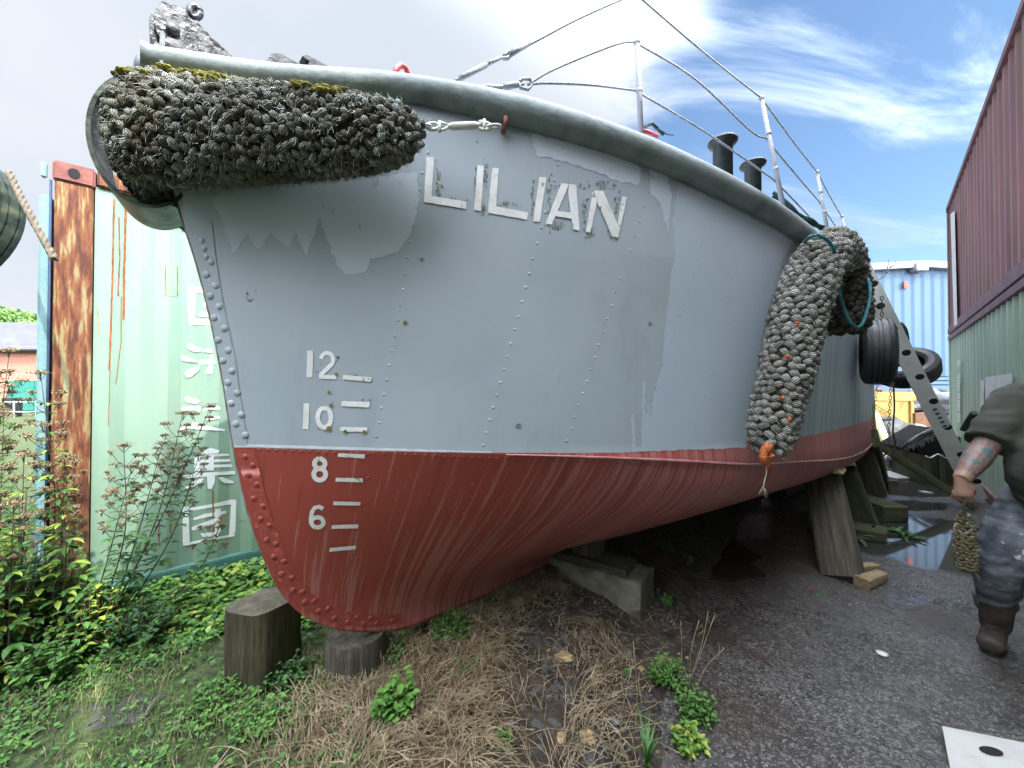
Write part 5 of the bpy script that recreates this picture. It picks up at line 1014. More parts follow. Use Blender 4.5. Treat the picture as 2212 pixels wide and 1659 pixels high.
# ------------------------------------------------------------ containers
def corr(mb, p0, d, n_out, L_, z0, z1, pitch=.278, dep=.036, mi=0):
    """trapezoidal sheet from p0 along d"""
    vs = []; x = 0; pts = []
    while x < L_:
        for u, o_ in ((0, 0), (.26, 0), (.5, -dep), (.76, -dep)):
            xx = x + u * pitch
            if xx <= L_: pts.append((xx, o_))
        x += pitch
    pts.append((L_, 0))
    for xx, o_ in pts: p_ = p0 + d * xx + n_out * o_; vs += [(p_.x, p_.y, z0), (p_.x, p_.y, z1)]
    mb.add(vs, [(2*i, 2*i+2, 2*i+3, 2*i+1) for i in range(len(pts) - 1)], mi)
def container(name, p0, d, nout, L_, z0, H, mats, label, W=2.44, post=.17, group=None, rail=.12):
    """p0 is the corner at z0, the visible side runs along d, nout is the outward normal of that side"""
    t = empty(name, Vector((p0.x, p0.y, z0)), label, 'container', group); d = d.normalized(); side_m, frame_m, post_m = mats; z1 = z0 + H; inn = -nout
    mb = MB(); corr(mb, p0 + d * post + inn * .025, d, nout, L_ - 2 * post, z0 + rail, z1 - .10); mb.build('side_panel', side_m, t)
    mb = MB(); corr(mb, p0 + d * (L_ - post) + inn * (W - .025), -d, inn, L_ - 2 * post, z0 + rail, z1 - .10); mb.build('side_panel', side_m, t)
    rot = basis(d)
    mb = MB()
    for w_ in (0, W):
        mb.box(p0 + d * (L_/2) + inn * abs(w_ - .04) * 1 + Vector((0, 0, z0 + rail/2 - p0.z)), (L_ - .36, .08, rail), rot, bev=.008)
    mb.build('bottom_rail', frame_m, t)
    mb = MB()
    for w_ in (0, W): mb.box(p0 + d * (L_/2) + inn * abs(w_ - .04) + Vector((0, 0, z1 - .05 - p0.z)), (L_ - .36, .08, .10), rot, bev=.008)
    mb.build('top_rail', frame_m if frame_m != 'cgreen_low' else post_m, t)
    mb = MB(); mb.box(p0 + d * (L_/2) + inn * (W/2) + Vector((0, 0, z1 - .06 - p0.z)), (L_ - .4, W - .2, .04), rot); mb.box(p0 + d * (L_/2) + inn * (W/2) + Vector((0, 0, z0 + .14 - p0.z)), (L_ - .4, W - .2, .04), rot); mb.build('roof', side_m, t)
    for (u, w_) in ((0, 0), (1, 0), (0, 1), (1, 1)):
        c = p0 + d * (post/2 if u == 0 else L_ - post/2) + inn * (.085 if w_ == 0 else W - .085)
        mb = MB(); mb.box(c + Vector((0, 0, (z0 + z1)/2 - p0.z)), (post - .012, .155, H - .24), rot, bev=.006); mb.build('corner_post', post_m, t)
        for zc in (z0 + .06, z1 - .06):
            mb = MB(); mb.box(c + Vector((0, 0, zc - p0.z)), (post + .006, .17, .118), rot, bev=.01)
            ho_ = []
            hc = c + nout * .0865 + Vector((0, 0, zc - p0.z)) if w_ == 0 else c + inn * .0865 + Vector((0, 0, zc - p0.z)); nn = nout if w_ == 0 else inn
            vs = [hc + nn * .002 + d * x * .001 + UP * y * .001 for x, y in [(-26, 0), (-20, 20), (-8, 29), (8, 29), (20, 20), (26, 0), (20, -20), (8, -29), (-8, -29), (-20, -20)]]
            mb.add(vs, [list(range(10))], 1); mb.build('corner_casting', ['casting' if post_m == 'rust' else post_m, 'dark'], t)
    mb = MB()
    for u, dd in ((0, -d), (1, d)):
        pp = p0 + (d * L_ if u else Vector((0, 0, 0))) + inn * .17; corr(mb, pp + (-dd) * .03, inn, dd, W - .34, z0 + .15, z1 - .12)
        mb.box(p0 + (d * (L_ - .05) if u else d * .05) + inn * W/2 + Vector((0, 0, z0 + .07 - p0.z)), (.10, W - .34, .14), rot); mb.box(p0 + (d * (L_ - .05) if u else d * .05) + inn * W/2 + Vector((0, 0, z1 - .06 - p0.z)), (.10, W - .34, .11), rot)
    mb.build('end_wall', side_m, t); return t
gd = Vector((.766, .643, 0)); gn = Vector((.643, -.766, 0)); gp = Vector((-2.73, 2.27, 0))
gc = container('green_container', gp, gd, gn, 6.06, .12, 2.75, ('cgreen', 'cgreen_low', 'rust'), 'pale green shipping container with a badly rusted corner post behind the bow', rail=.15)
mb = MB(); dc = gp - gd * .035 - gn * .55; mb.box(dc + Vector((0, 0, 1.46)), (.05, 1.02, 2.4), basis(gd), bev=.01); mb.build('door', 'cteal', gc)
mb = MB(); mb.tube([gp - gd * .012 + Vector((0, 0, .3)) + gn * -.03, gp - gd * .012 + Vector((0, 0, 2.75)) + gn * -.03], .006, 8); mb.build('door_gasket', 'gasket', gc)
mb = MB(); mb.box(gp - gd * .04 - gn * .03 + Vector((0, 0, 2.8)), (.025, .03, .09), basis(gd), bev=.006); mb.build('hinge', 'cteal', gc)
# characters on the side panel, worked over the folds of the sheet
cb = BVHTree.FromObject([o for o in gc.children if o.name.startswith('side_panel')][0], bpy.context.evaluated_depsgraph_get())
def chit(x, y):
    d_ = ray(x, y).normalized(); h, n, i, di = cb.ray_cast(C0 - gc.location, d_)
    if h is None: return None, None
    return h + gc.location, gn
q4 = lambda pts: [(328 + x * .396, 553 + y * .396) for x, y in pts]
CH = {
 'guo': [[(196,165),(205,157),(236,166),(238,200),(234,340),(400,365),(400,378),(215,377),(200,360),(194,240)], [(236,166),(420,190),(420,215),(238,200)], [(252,322),(268,305),(340,312),(340,332),(262,333)], [(280,255),(360,262),(360,280),(278,275)]],
 'hai': [[(193,488),(205,476),(240,494),(275,512),(262,524),(230,524),(200,508)], [(157,550),(166,541),(205,556),(250,573),(240,580),(200,578),(165,570)], [(178,640),(195,622),(262,598),(255,625),(215,660),(190,663)], [(276,520),(310,503),(330,512),(330,530),(285,524)], [(256,575),(270,565),(345,566),(345,590),(262,590)], [(315,540),(335,540),(330,643),(295,643),(290,630),(312,600)]],
 'yun': [[(178,775),(188,765),(245,780),(268,792),(240,806),(200,800),(182,790)], [(160,832),(175,822),(262,820),(266,830),(262,850),(240,842),(200,842),(165,845)], [(150,940),(170,930),(240,905),(262,920),(400,945),(396,955),(240,945),(200,940),(160,950),(146,950)], [(275,850),(300,820),(360,815),(372,825),(372,840),(310,838)], [(290,880),(370,872),(372,888),(300,895)]],
 'ji': [[(228,1095),(250,1080),(320,1045),(372,1060),(360,1078),(305,1075),(262,1100),(245,1128)], [(232,1100),(262,1098),(262,1195),(232,1195)], [(262,1078),(420,1078),(424,1090),(262,1096)], [(262,1112),(425,1108),(428,1122),(262,1128)], [(262,1140),(436,1136),(440,1150),(262,1158)], [(300,1060),(338,1060),(338,1170),(300,1170)], [(140,1215),(180,1195),(300,1180),(450,1172),(456,1190),(340,1198),(200,1212),(140,1225)], [(300,1195),(345,1190),(342,1235),(325,1272),(305,1268)], [(172,1270),(190,1250),(255,1215),(285,1212),(270,1235),(210,1265)], [(366,1205),(385,1205),(448,1230),(445,1240),(395,1238),(370,1220)]],
 'tuan': [[(167,1370),(200,1362),(208,1575),(172,1580),(168,1560)], [(195,1376),(340,1350),(430,1328),(456,1328),(462,1350),(340,1368),(230,1388),(206,1384)], [(434,1330),(460,1335),(456,1500),(440,1530),(420,1525)], [(206,1560),(260,1548),(455,1515),(450,1528),(260,1562),(208,1575)], [(225,1430),(290,1405),(405,1388),(405,1405),(300,1425),(228,1440)], [(345,1380),(375,1375),(375,1500),(350,1540),(330,1540),(345,1500)], [(216,1480),(250,1465),(352,1428),(352,1455),(260,1490),(218,1496)], [(265,1512),(345,1505),(345,1530),(275,1530)]]}
k = 0
for nm, polys in CH.items():
    mb = MB()
    for pl in polys: k += 1; drape_into(mb, q4(pl), .003 + .0004 * (k % 9), 9, chit)
    mb.build('lettering_character', pm('white vinyl', [(.3, (.66, .68, .66)), (.7, (.80, .81, .80))], 3, rough=.5) if nm == 'guo' else bpy.data.materials['white vinyl'], gc)
# rust runs and scratches on the panel
mb = MB(); kk = 0
def rustline(pts, w):
    global kk
    kk += 1
    for i in range(len(pts) - 1):
        (x0_, y0_), (x1_, y1_) = pts[i], pts[i+1]; drape_into(mb, rough_edge([(x0_ - w/2, y0_), (x0_ + w/2, y0_), (x1_ + w/2, y1_), (x1_ - w/2, y1_)], 1.2, 5, kk), .002 + .0002 * kk % .003, 12, chit)
rustline([(247, 430), (245, 520), (243, 600), (240, 700), (236, 800)], 4); rustline([(272, 420), (271, 500), (268, 600), (267, 690)], 5); rustline([(257, 470), (259, 560), (255, 640)], 3); rustline([(262, 640), (262, 740), (250, 830)], 1.8); rustline([(238, 800), (234, 920)], 1.6)
rustline([(358, 560), (383, 558)], 1.6); rustline([(356, 640), (383, 640)], 2.0); rustline([(357, 575), (358, 640)], 1.5); rustline([(384, 575), (384, 640)], 1.5); rustline([(206, 697), (228, 698)], 1.6)
rustline([(344, 1120), (343, 1150), (344, 1180)], 3); rustline([(370, 1115), (369, 1150)], 3.5); rustline([(460, 1060), (461, 1170)], 3); rustline([(345, 1160), (365, 1158)], 1.5); rustline([(513, 1128), (530, 1124)], 5); rustline([(366, 1210), (367, 1240)], 3); rustline([(180, 870), (205, 880)], 3); rustline([(300, 1180), (312, 1172)], 7)
mb.build('rust_streaks', pm('rust run', [(.35, (.16, .045, .015)), (.6, (.32, .11, .03))], 20, rough=.85), gc)
# right-hand stack
rd = -Vector((.692, .722, 0)).normalized(); rn_ = Vector((-.722, .692, 0)).normalized(); rp = Vector((8.93, 7.87, 0))
c1 = container('green_container', rp, rd, rn_, 12.19, .0, 2.58, ('cgreen2', 'cframe', 'cgreen2'), 'sage green container with a white sticker at the bottom of the right-hand stack', rail=.16)
c2 = container('red_container', rp, rd, rn_, 12.19, 2.60, 2.62, ('cred', 'cframe', 'cframe'), 'maroon container stacked on top of the sage green one at right', rail=.16)
rp2 = rp + rd * 12.35
container('green_container', rp2, rd, rn_, 12.19, .0, 2.58, ('cgreen2', 'cframe', 'cgreen2'), 'lower container of the stack continuing behind the camera', rail=.16)
container('red_container', rp2, rd, rn_, 12.19, 2.60, 2.62, ('cred', 'cframe', 'cframe'), 'upper container of the stack continuing behind the camera', rail=.16)
def wallpt(x, y, off=.004): r_ = ray(x, y); pl = rp + rn_ * off; t_ = (pl - C0).dot(rn_) / r_.dot(rn_); return C0 + r_ * t_
mb = MB(); mb.add([wallpt(x, y) for x, y in [(2128, 815), (2186, 806), (2186, 890), (2128, 890)]], [(0, 1, 2, 3)]); mb.add([wallpt(x, y) for x, y in [(2118, 820), (2126, 822), (2124, 900), (2117, 900)]], [(0, 1, 2, 3)]); mb.build('sticker', 'sticker', c1)
mb = MB()
rr = random.Random(4)
for (y0, y1) in ((778, 790), (808, 842), (850, 885), (893, 912)):
    y = y0
    while y < y1: mb.add([wallpt(x, yy) for x, yy in [(2068, y), (2074, y), (2074, y + 3), (2068, y + 3)]], [(0, 1, 2, 3)]); y += rr.choice((4.4, 5.2))
mb.build('stencilled_marks', 'sticker', c1)
mb = MB(); mb.add([wallpt(x, y) for x, y in [(2053, 463), (2062, 455), (2068, 700), (2061, 706)]], [(0, 1, 2, 3)]); mb.build('white_strip', 'sticker', c2)

# ------------------------------------------------------------ brick building, trees at far left
bd = empty('brick_building', P(-60, 850, 22), 'low red brick building with a dark slate roof beyond the weeds', 'building')
mb = MB(); a = P(-600, 760, 22); b = P(110, 960, 22); mb.box((a + b) / 2 + Vector((0, 3, 0)), (b.x - a.x, 6, a.z - b.z + .6)); mb.build('wall', 'brick', bd)
mb = MB(); a = P(-600, 757, 21.7); b = P(118, 757, 21.7); t_ = P(-600, 688, 25); t2 = P(103, 697, 25); u_ = Vector((0, 3.3, -1.7)); mb.add([a, b, t2, t_, t_ + u_, t2 + u_, b + Vector((0, 0, -.12)), a + Vector((0, 0, -.12))], [(0, 1, 2, 3), (3, 2, 5, 4), (0, 7, 6, 1)]); mb.build('roof', 'slate', bd)
mb = MB(); a = P(0, 757, 21.6); b = P(110, 757, 21.6); mb.tube([P(-600, 759, 21.6), b], .08, 8); mb.build('gutter', 'dark', bd)
mb = MB(); a = P(20, 822, 21.9); b = P(78, 888, 21.9); mb.box((a + b) / 2, (b.x - a.x, .2, a.z - b.z), bev=.05); mb.build('door', pm('dark green roller door', [(.3, (.01, .13, .10)), (.7, (.03, .2, .15))], 2), bd)
mb = MB()
for y in (868, 889): mb.tube([P(-100, y, 19), P(80, y + 1, 19)], .035, 6)
for x in (-90, -30, 30, 78): mb.tube([P(x, 866, 19), P(x, 930, 19)], .035, 6)
o = mb.build('pipe_rail', 'shedwhite', loc=P(0, 900, 19)); tag(o, 'pale two-rail pipe barrier in front of the brick building', 'barrier')
mb = MB(); mb.lathe(G(26, 900, .1), UP, [(0, .3), (.05, .32), (.9, .34), (.95, .30)], 16); 
o = mb.build('waste_bin', 'dark', loc=G(26, 900, .1)); tag(o, 'black round bin half hidden by the weeds at the far left', 'bin')
def leafcloud(mb, c, r, n, size, rnx, squash=.75, mi=0):
    for _ in range(n):
        v = Vector((rnx.gauss(0, 1), rnx.gauss(0, 1), rnx.gauss(0, 1))).normalized() * r * rnx.uniform(.55, 1.05); v.z *= squash; p_ = c + v
        a_ = Vector((rnx.uniform(-1, 1), rnx.uniform(-1, 1), rnx.uniform(-1, 1))).normalized(); b_ = a_.orthogonal().normalized(); s_ = size * rnx.uniform(.6, 1.3)
        mb.add([p_ - a_ * s_, p_ + b_ * s_ * .5, p_ + a_ * s_, p_ - b_ * s_ * .5], [(0, 1, 2, 3)], rnx.choice((0, 0, 1)))
rx = random.Random(12)
for i, (x, y, Y, r, lb) in enumerate([(8, 690, 55, 4.2, 'rounded sunlit tree above the slate roof, leftmost'), (48, 700, 60, 4.0, 'rounded green tree above the slate roof, beside the container'), (-60, 680, 52, 5, 'tall green tree beyond the left edge of the roof')]):
    c = P(x, y, Y); t = empty('far_tree', Vector((c.x, c.y, 0)), lb, 'tree', 'trees beyond the brick building'); mb = MB(); mb.tube([Vector((c.x, c.y, 0)), c], [.35, .2], 8); mb.build('trunk', 'stem', t)
    mb = MB()
    for q in range(14): leafcloud(mb, c + Vector((rx.uniform(-1, 1) * r * .8, rx.uniform(-1, 1) * r * .5, rx.uniform(-.6, .25) * r)), r * .45, 500, .28, rx)
    mb.build('crown', [pm('far foliage light', [(.3, (.09, .17, .03)), (.7, (.2, .3, .06))], .6, bump=0), 'leaf'], t)
# bare twig showing above the shed roof
mb = MB()
for pts in ([(1880, 640), (1886, 612), (1908, 598), (1922, 580), (1930, 565)], [(1915, 590), (1918, 575), (1921, 560)], [(1922, 578), (1932, 572), (1936, 562)], [(1896, 605), (1890, 590), (1893, 575)]): mb.tube(curve([P(x, y, 8.3) for x, y in pts], 12), [.014 - .0009 * i for i in range(12)], 5)
mb.tube([P(1880, 640, 8.3), Vector((P(1880, 640, 8.3).x, 8.3, 0))], .02, 6); o = mb.build('bare_twig', 'stem', loc=P(1886, 612, 8.3)); tag(o, 'bare thin branch poking up between the ladder and the shed roof', 'branch')
# white board on the ground
mb = MB(); q = [G(2035, 1568, .03), G(2300, 1622, .03), G(2330, 1900, .03), G(2072, 1760, .03)]; mb.prism([v - UP * .022 for v in q], UP * .022, 0); mb.m = [0] * len(mb.f)
hc = G(2141, 1623, .031); vs = [hc + Vector((.042 * math.cos(a) * 1.0, .022 * math.sin(a), .0015)) for a in [i * 6.283 / 20 for i in range(20)]]
bo = empty('white_board', q[0], 'scuffed white board with a dark oval hand hole lying at the bottom right', 'board'); mb.build('panel', 'board', bo); mb = MB(); mb.add(vs, [list(range(20))]); mb.build('hand_hole', 'dark', bo)
#=PART4=
# ------------------------------------------------------------ person
def remeshed(mb, name, mat, parent, vox, sm=6):
    o = mb.build(name, mat, parent); m = o.modifiers.new('remesh', 'REMESH'); m.mode = 'VOXEL'; m.voxel_size = vox; m.use_smooth_shade = True
    s_ = o.modifiers.new('smooth', 'SMOOTH'); s_.iterations = sm; s_.factor = .5
    dg = bpy.context.evaluated_depsgraph_get(); me = bpy.data.meshes.new_from_object(o.evaluated_get(dg)); old = o.data; o.modifiers.clear(); o.data = me; bpy.data.meshes.remove(old); return o
YM = 2.25
def J(x, y, Y=YM): return P(x, y, Y)
man = empty('person', Vector((2.85, 2.3, 0)), 'person in dark T-shirt, worn jeans and boots carrying a small rope fender', 'person')
fdirn = Vector((-.72, -.69, 0)).normalized(); lat = Vector((.69, -.72, 0)).normalized()
sh_r = J(2200, 866, 2.12); el_r = J(2128, 966, 2.10); wr_r = J(2076, 1036, 2.05)
mid0 = Vector((sh_r.x, sh_r.y, 0)) + lat * .185
hipc = mid0 + UP * .93 + fdirn * .0; chest = mid0 + UP * 1.29; neck = mid0 + UP * 1.53; sh_l = mid0 + lat * .17 + UP * 1.44
body = MB()
def limb(mb, pts, rs, n=14, k=18, ell=None, up=None):
    pp = curve(pts, k); f = spl([(i, r) for i, r in enumerate(rs)]); mb.tube(pp, [f(i / (k-1) * (len(rs)-1)) for i in range(k)], n, ell=ell, up=up)
# torso, neck, head
limb(body, [hipc, (hipc + chest) / 2 + fdirn * .06, chest, mid0 + UP * 1.44, neck], [.15, .165, .14, .12, .065], 18, ell=1.2, up=fdirn)
limb(body, [neck - UP * .05, neck + Vector((-.005, -.01, .10))], [.062, .058])
hd = neck + fdirn * .02 + UP * .20; fwd = fdirn.copy(); rt = fwd.cross(UP)
hv_ = []; bm = bmesh.new(); bmesh.ops.create_uvsphere(bm, u_segments=24, v_segments=18, radius=1)
hm_ = MB(); bm.verts.index_update()
for v in bm.verts:
    x, y, z = v.co; w = .076 * (1 - .18 * max(0, -z)); dpt = .095
    hv_.append(hd + rt * x * w + fwd * (y * dpt + (-.012 if z < -.3 else 0)) + UP * z * .118)
body.add(hv_, [[v.index for v in f.verts] for f in bm.faces], 0, True); bm.free()
limb(body, [hd + fwd * .085 + UP * .02, hd + fwd * .115 - UP * .022, hd + fwd * .085 - UP * .03], [.010, .016, .012], 8, 6)
limb(body, [hd + fwd * .055 - UP * .085, hd + fwd * .085 - UP * .092], [.03, .018], 8, 4)
limb(body, [hd + fwd * .084 - UP * .052 - rt * .022, hd + fwd * .094 - UP * .053, hd + fwd * .084 - UP * .052 + rt * .022], [.006, .009, .006], 8, 6)
for s_ in (-1, 1):
    limb(body, [hd + rt * s_ * .076 + UP * .02, hd + rt * s_ * .088 - UP * .005, hd + rt * s_ * .078 - UP * .035], [.012, .018, .009], 8, 6)
# arms
limb(body, [sh_r + lat * .05, sh_r, (sh_r + el_r) / 2, el_r, (el_r * .6 + wr_r * .4), wr_r], [.05, .064, .060, .056, .056, .034], 14, 26)
el_l = sh_l + fdirn * .02 + UP * -.28; wr_l = el_l + fdirn * .16 - lat * .03 + UP * -.20
limb(body, [sh_l - lat * .05, sh_l, el_l, (el_l + wr_l) / 2, wr_l], [.05, .060, .048, .045, .030], 14, 22)
# legs
hr = mid0 - lat * .09 + UP * .90; kr = J(2160, 1210, 2.12); ar = J(2150, 1352, 2.30); 
hl = mid0 + lat * .10 + UP * .90; kl = hl - fdirn * .06 - UP * .42; al = kl - fdirn * .34 - UP * .24
for h_, k_, a_ in ((hr, kr, ar), (hl, kl, al)): limb(body, [h_, (h_ + k_) / 2, k_, (k_ + a_) / 2, a_], [.095, .085, .06, .055, .04], 14, 20)
# hands: palm plus five fingers each
def hand(mb, w, d, side, back, curl, sc=1.0):
    """w wrist, d direction of the palm, side towards the thumb, back = back of the hand"""
    d = d.normalized(); side = (side - d * side.dot(d)).normalized(); back = d.cross(side) if d.cross(side).dot(back) > 0 else side.cross(d)
    limb(mb, [w - d * .02, w + d * .03, w + d * .075, w + d * .09], [.027, .030, .036, .030], 12, 8, ell=.0 + .62, up=side)
    for i, (o_, L_) in enumerate(((.030, .072), (.010, .080), (-.011, .074), (-.030, .058))):
        b0 = w + d * .082 + side * o_; p = [b0 - d * .02]; ang = 0; cur = b0; p.append(cur)
        for seg_, fr_ in enumerate((.45, .32, .23)):
            ang += curl[seg_] * (1 + .08 * i); dirv = d * math.cos(ang) - back * math.sin(ang); cur = cur + dirv * L_ * fr_; p.append(cur)
        mb.tube(p, [.0105, .0100, .0095, .0088, .0072], 8)
    th = [w + d * .02 + side * .018, w + d * .045 + side * .040 - back * .008, w + d * .068 + side * .044 - back * .028, w + d * .088 + side * .036 - back * .042]
    mb.tube(th, [.014, .0135, .011, .008], 8)
hand(body, wr_r, Vector((-.02, -.10, -1)), Vector((.75, -.6, 0)), Vector((-.6, -.7, .1)), (.55, .9, .8))
hand(body, wr_l, Vector((-.1, -.5, -.8)), Vector((-.8, -.5, 0)), Vector((.5, -.7, .1)), (.4, .45, .35))
bo_ = remeshed(body, 'body', 'skin', man, .0044, 3)
bo_.data.materials.append(M['tattoo'])
L0 = man.location
for p in bo_.data.polygons:
    c = p.center + L0; u = (c - el_r).dot(wr_r - el_r) / (wr_r - el_r).length_squared; dd = (c - (el_r + (wr_r - el_r) * max(0, min(1, u)))).length
    if -.6 < u < .86 and dd < .10 and c.z < 1.3: p.material_index = 1
mb = MB()
for s_ in (-1, 1): mb.blob(hd + fwd * .083 + rt * s_ * .030 + UP * .012, .010, rough=0, sub=2)
mb.build('eyes', 'sticker', man); mb = MB()
for s_ in (-1, 1): mb.blob(hd + fwd * .0905 + rt * s_ * .030 + UP * .012, .005, rough=0, sub=2)
mb.build('pupils', 'dark', man)
mb = MB(); bm = bmesh.new(); bmesh.ops.create_uvsphere(bm, u_segments=24, v_segments=16, radius=1); bm.verts.index_update(); vs = []
for v in bm.verts:
    x, y, z = v.co; vs.append(hd + rt * x * .083 + fwd * (min(y, .45) * .100 - .006) + UP * (max(z, -.35) * .128 + .006))
mb.add(vs, [[v.index for v in f.verts] for f in bm.faces], 0, True); bm.free(); mb.build('hair', 'hair', man)
def wrinkle(o, amp, st, seed=0):
    for v in o.data.vertices:
        p = v.co + L0; q = Vector((p.x * st[0], p.y * st[1], p.z * st[2])); v.co += v.normal * amp * (nz(q, 1, seed) + .5 * nz(q, 2.3, seed + 1))
mb = MB()
limb(mb, [hipc - UP * .01 + fdirn * .05, hipc + fdirn * .12 + UP * .12, chest + fdirn * .06 - UP * .02, mid0 + UP * 1.42, neck + UP * -.015], [.185, .225, .19, .135, .075], 22, 22, ell=1.12, up=fdirn)
limb(mb, [chest - lat * .07 + UP * .08, sh_r + UP * -.005, sh_r.lerp(el_r, .35), sh_r.lerp(el_r, .92)], [.12, .106, .100, .098], 16, 16)
limb(mb, [chest + lat * .07 + UP * .08, sh_l + UP * -.005, sh_l.lerp(el_l, .35), sh_l.lerp(el_l, .75)], [.11, .086, .084, .088], 16, 16)
o = remeshed(mb, 't_shirt', 'shirt', man, .011, 7); wrinkle(o, .014, (6, 6, 13))
mb = MB()
limb(mb, [hipc + UP * .06, hipc - UP * .02, mid0 + UP * .84], [.17, .18, .165], 18, 10, ell=1.15, up=fdirn)
limb(mb, [hr + UP * .02, (hr + kr) / 2 - lat * .01, kr, (kr + ar) / 2 + Vector((0, 0, .03)), ar + UP * .13], [.148, .135, .104, .088, .086], 16, 20)
limb(mb, [hl + UP * .02, (hl + kl) / 2, kl, (kl + al) / 2, al + UP * .04], [.145, .135, .10, .090, .084], 16, 20)
o = remeshed(mb, 'jeans', 'jeans', man, .011, 6); wrinkle(o, .013, (8, 8, 15), 4)
for kk_, a_, fdir in ((kr, ar, Vector((-.83, -.55, 0)).normalized()), (kl, al, (fdirn - UP * .35).normalized())):
    mb = MB(); side_ = fdir.cross(UP).normalized(); heel = a_ + Vector((0, 0, -.06)) - fdir * .045; toe = a_ + fdir * .19
    z0_ = .035 if a_ is ar else .05
    heel.z = z0_ + .01; toe.z = z0_
    limb(mb, [a_ + (kk_ - a_).normalized() * .25, a_ + (kk_ - a_).normalized() * .12, a_ + UP * .01, heel + UP * .05 + fdir * .03], [.070, .068, .064, .056], 14, 10)
    limb(mb, [heel + UP * .025, heel.lerp(toe, .45) + UP * .035, toe + UP * .022, toe + fdir * .03 + UP * .015], [.045, .050, .052, .035], 14, 14, ell=1.05)
    ob = remeshed(mb, 'boot', 'boot', man, .006, 5)
    mb = MB(); pts = []
    for i in range(24):
        q = 2*math.pi*i/24; c = heel.lerp(toe, .52); pts.append(c + fdir * math.cos(q) * .145 + side_ * math.sin(q) * (.052 if math.cos(q) > 0 else .045) - UP * .035)
    for p in pts: p.z = max(p.z, .006)
    mb.prism(pts, UP * .022); mb.build('sole', 'rubber', ob)
# small fender he carries
hb = wr_r + Vector((-.02, -.10, -1)).normalized() * .10
ftop = J(2083, 1112, 2.12); fbot = J(2088, 1232, 2.12)
path = curve([ftop, ftop.lerp(fbot, .12), ftop.lerp(fbot, .5), ftop.lerp(fbot, .9), fbot], 40); core, st, mo = weave(path, rads_of([.018, .034, .042, .044, .024], 40), [.95] * 40, Vector((1, 0, 0)), .017, .022, .006, 21)
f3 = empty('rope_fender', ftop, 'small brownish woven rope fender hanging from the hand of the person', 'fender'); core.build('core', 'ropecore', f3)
st.build('rope_weave', [pm('tan rope', [(.3, (.08, .065, .03)), (.7, (.20, .17, .09))], 20, rough=.9, bump=.5), 'ropedark'], f3)
mb = MB(); mb.tube([ftop - UP * .01, hb + Vector((0, 0, .01))], .006, 6); mb.build('lanyard', 'ropedark', f3)

# ------------------------------------------------------------ plants
rx = random.Random(77)
def leaf(mb, p, d, n, L_, w, mi=0, fold=.15):
    d = d.normalized(); s_ = d.cross(n)
    if s_.length < 1e-4: s_ = d.orthogonal()
    s_.normalize(); nn = s_.cross(d)
    mb.add([p, p + d * L_ * .35 + s_ * w + nn * w * fold * 2, p + d * L_ * .75 + s_ * w * .6 + nn * w * fold, p + d * L_ - nn * L_ * .12, p + d * L_ * .75 - s_ * w * .6 + nn * w * fold, p + d * L_ * .35 - s_ * w + nn * w * fold * 2, p + d * L_ * .4, p + d * L_ * .78 - nn * L_ * .02],
           [(0, 6, 1), (1, 6, 7, 2), (2, 7, 3), (3, 7, 4), (4, 7, 6, 5), (5, 6, 0)], mi)
def agrimony(base, topp, label, nodes=12, Ls=.085, flower=True, bend=.06, mats=('leafdark', 'leaf'), group='tall weeds by the green container', fl=1.0, dens=3):
    t = empty('hemp_weed', base, label, 'weed', group); sm_ = MB(); lm = MB(); fm = MB()
    side_ = Vector((rx.uniform(-1, 1), rx.uniform(-1, 1), 0)).normalized(); mid = (base + topp) / 2 + side_ * bend
    pp = curve([base, mid, topp], 30); sm_.tube(pp, [.0045 - .0032 * i / 29 for i in range(30)], 5)
    def head(c, r):
        for _ in range(int(150 * fl * (r / .03))):
            v = Vector((rx.gauss(0, 1), rx.gauss(0, 1), abs(rx.gauss(0, .6)))) * r * .45; s_ = rx.uniform(.002, .0042); a_ = Vector((rx.uniform(-1, 1), rx.uniform(-1, 1), rx.uniform(-1, 1))).normalized(); b_ = a_.orthogonal().normalized()
            fm.add([c + v - a_ * s_, c + v + b_ * s_, c + v + a_ * s_, c + v - b_ * s_], [(0, 1, 2, 3)])
        for _ in range(5): sm_.tube([c - UP * r * 1.1, c + Vector((rx.uniform(-1, 1), rx.uniform(-1, 1), 0)) * r * .6], .001, 3)
    for i in range(nodes):
        u = .12 + .84 * i / nodes; k_ = int(u * 29); p = pp[k_]; t_ = (pp[min(29, k_+1)] - pp[k_-1]).normalized(); a0 = i * 1.57 + rx.uniform(-.3, .3)
        for s_ in (0, math.pi):
            o_ = Vector((math.cos(a0 + s_), math.sin(a0 + s_), 0)); Lk = Ls * (1.1 - .55 * u) * rx.uniform(.8, 1.2)
            pet = p + o_ * Lk * .25 + UP * Lk * .1; sm_.tube([p, pet], .0012, 3)
            for j in range(dens):
                an = (j - (dens - 1) / 2) * .75; dd = Matrix.Rotation(an, 3, 'Z') @ o_ + UP * rx.uniform(-.45, .15); leaf(lm, pet, dd, UP, Lk * (1 if j == dens // 2 else .75), Lk * .16, rx.choice((0, 1, 1)))
            if u > .62 and flower:
                e = p + o_ * rx.uniform(.04, .09) + UP * rx.uniform(.04, .09); sm_.tube([p, (p + e) / 2 + UP * -.01, e], .0014, 4); head(e, rx.uniform(.014, .024))
    if flower: head(topp, .03)
    else:
        for j in range(6): leaf(lm, topp, Vector((rx.uniform(-1, 1), rx.uniform(-1, 1), .6)), UP, Ls * .5, Ls * .1, 1)
    sm_.build('stem', 'stem', t); lm.build('leaves', list(mats), t)
    if flower: fm.build('flower_heads', 'flower', t)
    return t
def gz(x, y, Y): p = P(x, y, Y); return Vector((p.x, p.y, ez(p.x, p.y)))
